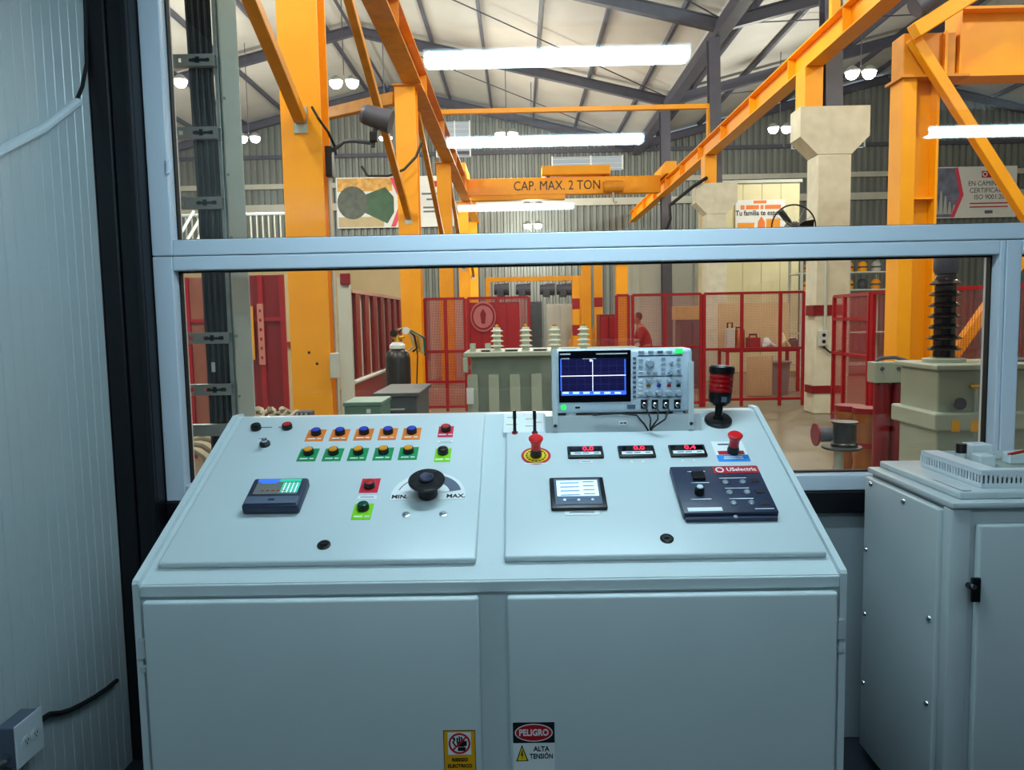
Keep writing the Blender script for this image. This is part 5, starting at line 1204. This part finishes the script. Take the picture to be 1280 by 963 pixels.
for i, px in enumerate((627, 654, 684, 705)):
    p = A(px, 362, y); h_ = empty('chain_hoist', (p.x, y-.0, p.z-.2)); tag(h_, ('leftmost', 'second', 'third', 'rightmost')[i] + ' grey chain hoist hanging from the yellow rail', 'hoist', 'chain hoists on the yellow rail')
    ob('body', MB().cyl((p.x-.2, y, p.z), (p.x+.2, y, p.z), .14, .17), DARKSTEEL, h_, smooth=True); ob('hanger', MB().box(p.x-.03, p.x+.03, y-.03, y+.03, p.z+.13, a.z-.061), GALV, h_); ob('chain', MB().tube([(p.x+.05, y, p.z-.14), (p.x+.05, y, p.z-.7)], .025, 6), GALV, h_); ob('gearbox', MB().box(p.x-.12, p.x+.06, y-.2, y+.1, p.z-.2, p.z-.02, .02), SLATEB, h_)
# red container, grey cabinet, blue-grey locker
def crate(px0, px1, py1, y, d, mat, name, label, cat, nrib=0, ribm=None, z0=0):
    a, b = A(px0, 420, y).x, A(px1, 420, y).x; z1 = A((px0+px1)/2, py1, y).z
    r = empty(name, ((a+b)/2, y+d/2, z0)); tag(r, label, cat)
    ob('body', MB().box(a, b, y, y+d, z0, z1, .01), mat, r)
    for k in range(nrib): x = a+(b-a)*(k+.5)/nrib; ob('door' if cat in ('cabinet', 'locker') else 'rib', MB().box(x-(b-a)/nrib*.44, x+(b-a)/nrib*.44, y-.02, y-.0005, z0+.06, z1-.06, .006), ribm or mat, r)
    return r
crate(663, 678, 377, 17.0, .5, SLATEB, 'steel_locker', 'dark steel locker right of the dense red fence', 'locker', 1)
crate(684, 716, 380, 19.0, .6, PALEG, 'tool_cabinet', 'pale grey tool cabinet between the red fence and lifting stands', 'cabinet', 2)
crate(750, 772, 393, 17.0, .8, RDARK, 'red_crate', 'red crate behind the lifting stands', 'crate', 2, RPAINT)
crate(538, 578, 375, 20.0, 1.0, PALEG, 'grey_cabinet', 'tall pale cabinet seen through the red gate', 'cabinet', 2)
crate(586, 650, 378, 16.5, 1.2, RDARK, 'red_container', 'dark red container behind the round sign', 'container', 4, RPAINT)
crate(851, 879, 400, 16.5, .6, SLATEB, 'dark_cabinet', 'dark cabinet under a cardboard box behind the mesh fence', 'cabinet', 2)
zc_ = A(865, 400, 16.5).z
crate(845, 874, 383, 16.6, .45, CARD, 'cardboard_box', 'cardboard box on the dark cabinet', 'box', 0, None, zc_+.001)
# workbench with clutter behind the wide gate
y = 15.6
a, b = A(908, 440, y).x, A(1000, 440, y).x; zt_ = A(950, 437, y).z
wb = empty('workbench', ((a+b)/2, y+.3, 0)); tag(wb, 'cluttered red workbench behind the wide red gate', 'workbench')
ob('top', MB().box(a, b, y, y+.7, zt_-.05, zt_, .006), RDARK, wb)
for x in (a, b-.06):
    for yy in (y, y+.64): ob('leg', MB().box(x, x+.06, yy, yy+.06, 0, zt_-.0505), RPAINT, wb)
ob('back_board', MB().box(a, b, y+.66, y+.7, zt_+.001, A(950, 378, y).z), BEIGE, wb)
for i, (px, w_, hh, m_, nm, lb, ct) in enumerate(((913, .16, .55, PALEG, 'spray_can_rack', 'pale can rack at the left end of the workbench', 'rack'), (925, .22, .45, COPPER, 'copper_roll', 'copper coloured roll on the workbench', 'roll'), (942, .24, .30, RDARK, 'red_toolbox', 'red toolbox on the workbench', 'toolbox'), (959, .18, .24, OFFW, 'white_sack', 'white sack heaped on the workbench', 'sack'), (978, .16, .34, CREAM, 'cream_cloth_heap', 'cream cloth heap on the workbench', 'cloth'), (992, .2, .2, SLATEB, 'dark_tin', 'dark tin at the right end of the workbench', 'tin'))):
    x = A(px, 430, y+.2).x; s_ = empty(nm, (x, y+.25, zt_)); tag(s_, lb, ct)
    if m_ in (OFFW, CREAM):
        bm_ = MB(); bm_.lathe([(w_*.55, .001), (w_*.62, hh*.3), (w_*.5, hh*.7), (w_*.25, hh*.95), (.0005, hh)], T(x, y+.25, zt_), 9); ob('heap', bm_, m_, s_, smooth=True); ob('fold', MB().tube([(x-w_*.6, y+.1, zt_+.05), (x, y+.02, zt_+hh*.5), (x+w_*.6, y+.1, zt_+.05)], .05, 8), m_, s_, smooth=True)
    else:
        ob('body', MB().lathe([(w_*.5, .001), (w_*.5, hh*.85), (w_*.4, hh*.92), (.0005, hh*.92)], T(x, y+.25, zt_), 14) if m_ in (COPPER, SLATEB) else MB().box(x-w_/2, x+w_/2, y+.12, y+.38, zt_+.001, zt_+hh*.8, .015), m_, s_, smooth=m_ in (COPPER, SLATEB))
        ob('handle', MB().tube([(x-w_*.3, y+.25, zt_+hh*.8), (x-w_*.3, y+.25, zt_+hh), (x+w_*.3, y+.25, zt_+hh), (x+w_*.3, y+.25, zt_+hh*.8)], .02, 6), BLK, s_, smooth=True)
# leaning board, grey bin
y = 14.6
a, b = A(934, 470, y).x, A(966, 470, y).x; z0, z1 = A(950, 490, y).z, A(950, 444, y).z
tag(ob('leaning_board', MB().box(a, b, y, y+.05, 0, z1, .03, 3), BEIGE, smooth=True), 'beige rounded board leaning before the workbench', 'board')
a, b = A(967, 470, y+.3).x, A(988, 470, y+.3).x
bi = empty('waste_bin', ((a+b)/2, y+.5, 0)); tag(bi, 'grey waste bin right of the beige board', 'bin')
ob('body', MB().lathe([(.20, 0), (.24, A(977, 452, y+.3).z-.04), (.22, A(977, 452, y+.3).z-.04), (.18, .02), (.0005, .02)], T((a+b)/2, y+.5, 0) @ Matrix.Rotation(.78, 4, 'Z'), 4), BING, bi)
ob('rim', MB().box(a-.02, b+.02, y+.28, y+.72, A(977, 452, y+.3).z-.0395, A(977, 452, y+.3).z, .01), BING, bi)
# shelves with yellow goods in the right back
y = 19.0
a, b = A(1000, 345, y).x, A(1118, 345, y).x
sh = empty('storage_rack', ((a+b)/2, y+.4, 0)); tag(sh, 'tall pale storage rack behind the concrete column', 'rack')
zs = [.3, 1.1, A(1050, 362, y).z, A(1050, 340, y).z, A(1050, 315, y).z]
for z in zs: ob('shelf', MB().box(a, b, y, y+.8, z-.03, z), PALEG, sh)
for x in (a, (a+b)/2, b-.06):
    for yy in (y-.05, y+.801): ob('upright', MB().box(x, x+.06, yy, yy+.045, 0, zs[-1]+.3), PALEG, sh)
gi = 0
for z, nm in ((zs[2], 'second'), (zs[3], 'upper')):
    for k in range(6):
        x = a+.15+(b-a-.3)*(k+.5)/6; m_ = (YPAINT, PALEG, BRASS, YPAINT, SLATEB, AMBERB)[(k+gi) % 6]
        g_ = empty('stock_part', (x, y+.3, z)); tag(g_, ('yellow', 'pale', 'brass', 'yellow', 'dark', 'amber')[(k+gi) % 6] + ' part, %s from the concrete column on the %s rack shelf' % (('first', 'second', 'third', 'fourth', 'fifth', 'sixth')[k], nm), 'part', 'parts on the storage rack')
        ob('body', MB().lathe([(.09, .001), (.11, .05), (.11, .2), (.05, .26), (.0005, .26)], T(x, y+.3, z), 12), m_, g_, smooth=True); ob('collar', MB().lathe([(.12, .1), (.12, .14)], T(x, y+.3, z), 12), DARKSTEEL, g_, smooth=True)
    gi += 2
# white pipes stacked on a rack at the far left
y = 24.0
a, b = A(195, 300, y).x, A(365, 300, y).x; z0 = A(280, 308, y).z
rk = empty('pipe_rack', ((a+b)/2, y+.4, 0)); tag(rk, 'grey mezzanine rack with slats at the far left', 'rack')
ob('deck', MB().box(a, b, y-.3, y+1.2, z0-.15, z0), PALEG, rk)
for k in range(4): x = a+.1+(b-a-.3)*k/3; ob('leg', MB().box(x, x+.15, y, y+.15, 0, z0-.1505), PALEG, rk)
za = A(280, 262, y).z
for k in range(22): x = a+(b-a)*(k+.5)/22; ob('slat', MB().box(x-.02, x+.02, y+1.1, y+1.14, z0+.001, za), SIDINGW, rk)
ob('hand_rail', MB().cyl((a, y+1.12, za), (b, y+1.12, za), .05), OFFW, rk, smooth=True)
for i in range(5):
    x = A(214+13*i, 285, y).x; tag(ob('white_pipe', MB().cyl((x, y+.1, z0+.06), (x+.35, y+.9, za+.1-.05*i), .05, n=8), OFFW, smooth=True), ('first', 'second', 'third', 'fourth', 'fifth')[i] + ' white pipe from the left leaning on the mezzanine rack', 'pipe', 'white pipes on the rack')
# ================================================================== PERSON working behind the fence
y = 16.0
px_ = A(803, 412, y).x
PS = T(px_, y, 0)
def skin(name, pts, edges, rad, mat, parent, sub=2):
    me = bpy.data.meshes.new(name); me.from_pydata(pts, edges, []); me.materials.append(mat)
    o = bpy.data.objects.new(name, me); link(o, PS, parent)
    m = o.modifiers.new('skin', 'SKIN'); m.use_smooth_shade = True
    for i, v in enumerate(me.skin_vertices[0].data):
        r = rad[i]; v.radius = r if isinstance(r, tuple) else (r, r); v.use_root = (i == 0)
    s = o.modifiers.new('sub', 'SUBSURF'); s.levels = sub; s.render_levels = sub; return o
SKIN_ = pm('skin', (.62, .42, .32), .5, var=.05); SHIRT = pm('red_shirt', (.58, .10, .13), .8, var=.1); TROU = pm('dark_trousers', (.14, .16, .22), .8, var=.1); HAIR = pm('dark_hair', (.08, .06, .06), .6, var=.2)
pe = empty('person', (px_, y, 0)); tag(pe, 'person in a red shirt bending forward behind the mesh fence', 'person')
# bends toward the left over a table, arms forward
body = [(0.10, 0, .90), (.07, 0, 1.05), (.02, 0, 1.22), (-.04, 0, 1.36), (-.08, 0, 1.43), (-.10, -.01, 1.50), (-.11, -.01, 1.58),
        (-.03, -.17, 1.34), (-.10, -.22, 1.10), (-.32, -.18, 1.02), (-.40, -.17, 1.01), (-.03, .17, 1.34), (-.10, .22, 1.10), (-.32, .18, 1.02), (-.40, .17, 1.01),
        (.10, -.09, .86), (.07, -.10, .48), (.12, -.10, .08), (.10, .09, .86), (.07, .10, .48), (.12, .10, .08), (.0, -.10, .03), (.0, .10, .03)]
ed = [(0, 1), (1, 2), (2, 3), (3, 4), (4, 5), (5, 6), (3, 7), (7, 8), (8, 9), (9, 10), (3, 11), (11, 12), (12, 13), (13, 14), (0, 15), (15, 16), (16, 17), (17, 21), (0, 18), (18, 19), (19, 20), (20, 22)]
ra = [.13, .125, .13, .10, .05, .075, .065, .05, .042, .032, .03, .05, .042, .032, .03, .075, .055, .04, .075, .055, .04, .03, .03]
bo = skin('body', body, ed, ra, SKIN_, pe)
skin('shirt', body[:4] + [body[7], body[8], body[11], body[12]], [(0, 1), (1, 2), (2, 3), (3, 4), (4, 5), (3, 6), (6, 7)], [.145, .145, .15, .115, .068, .058, .068, .058], SHIRT, pe)
skin('trousers', [body[0], body[15], body[16], body[17], body[18], body[19], body[20]], [(0, 1), (1, 2), (2, 3), (0, 4), (4, 5), (5, 6)], [.14, .09, .07, .058, .09, .07, .058], TROU, pe)
hd = T(px_-.115, y-.01, 1.545)
ob('head', MB().lathe([(.0005, -.115), (.045, -.105), (.068, -.06), (.077, 0), (.075, .05), (.05, .10), (.0005, .118)], hd, 18), SKIN_, pe, smooth=True)
ob('nose', MB().cyl((px_-.18, y-.01, 1.555), (px_-.205, y-.01, 1.53), .008, .014, 8), SKIN_, pe, smooth=True)
for s in (-1, 1):
    ob('ear', MB().lathe([(.0005, -.02), (.016, -.008), (.016, .008), (.0005, .02)], T(px_-.11, y-.01+s*.078, 1.545), 8), SKIN_, pe, smooth=True)
    ob('eye', MB().lathe([(.0005, -.006), (.007, 0), (.0005, .006)], T(px_-.182, y-.01+s*.028, 1.565), 8), BLKM, pe, smooth=True)
    for f in range(5):
        fy = y+s*.17+(-.026+.013*f); ob('finger', MB().tube([(px_-.40, fy, 1.01), (px_-.44-.006*(2-abs(f-2)), fy, 1.0), (px_-.46-.006*(2-abs(f-2)), fy, .975)], .009, 6), SKIN_, pe, smooth=True)
ob('mouth', MB().box(px_-.180, px_-.172, y-.03, y+.01, 1.495, 1.50), RDARK, pe)
ob('hair', MB().lathe([(.083, -.01), (.088, .04), (.07, .10), (.03, .128), (.0005, .13)], T(px_-.098, y-.01, 1.55) @ Matrix.Rotation(math.radians(14), 4, 'Y'), 18), HAIR, pe, smooth=True)
wt = empty('packing_table', (px_-.75, y, 0)); tag(wt, 'small pale table where the person in red works', 'table')
ob('top', MB().box(px_-1.1, px_-.22, y-.35, y+.35, .92, .955), PALEG, wt)
for x in (px_-1.08, px_-.28):
    for yy in (y-.33, y+.28): ob('leg', MB().box(x, x+.05, yy, yy+.05, 0, .9195), SLATEB, wt)
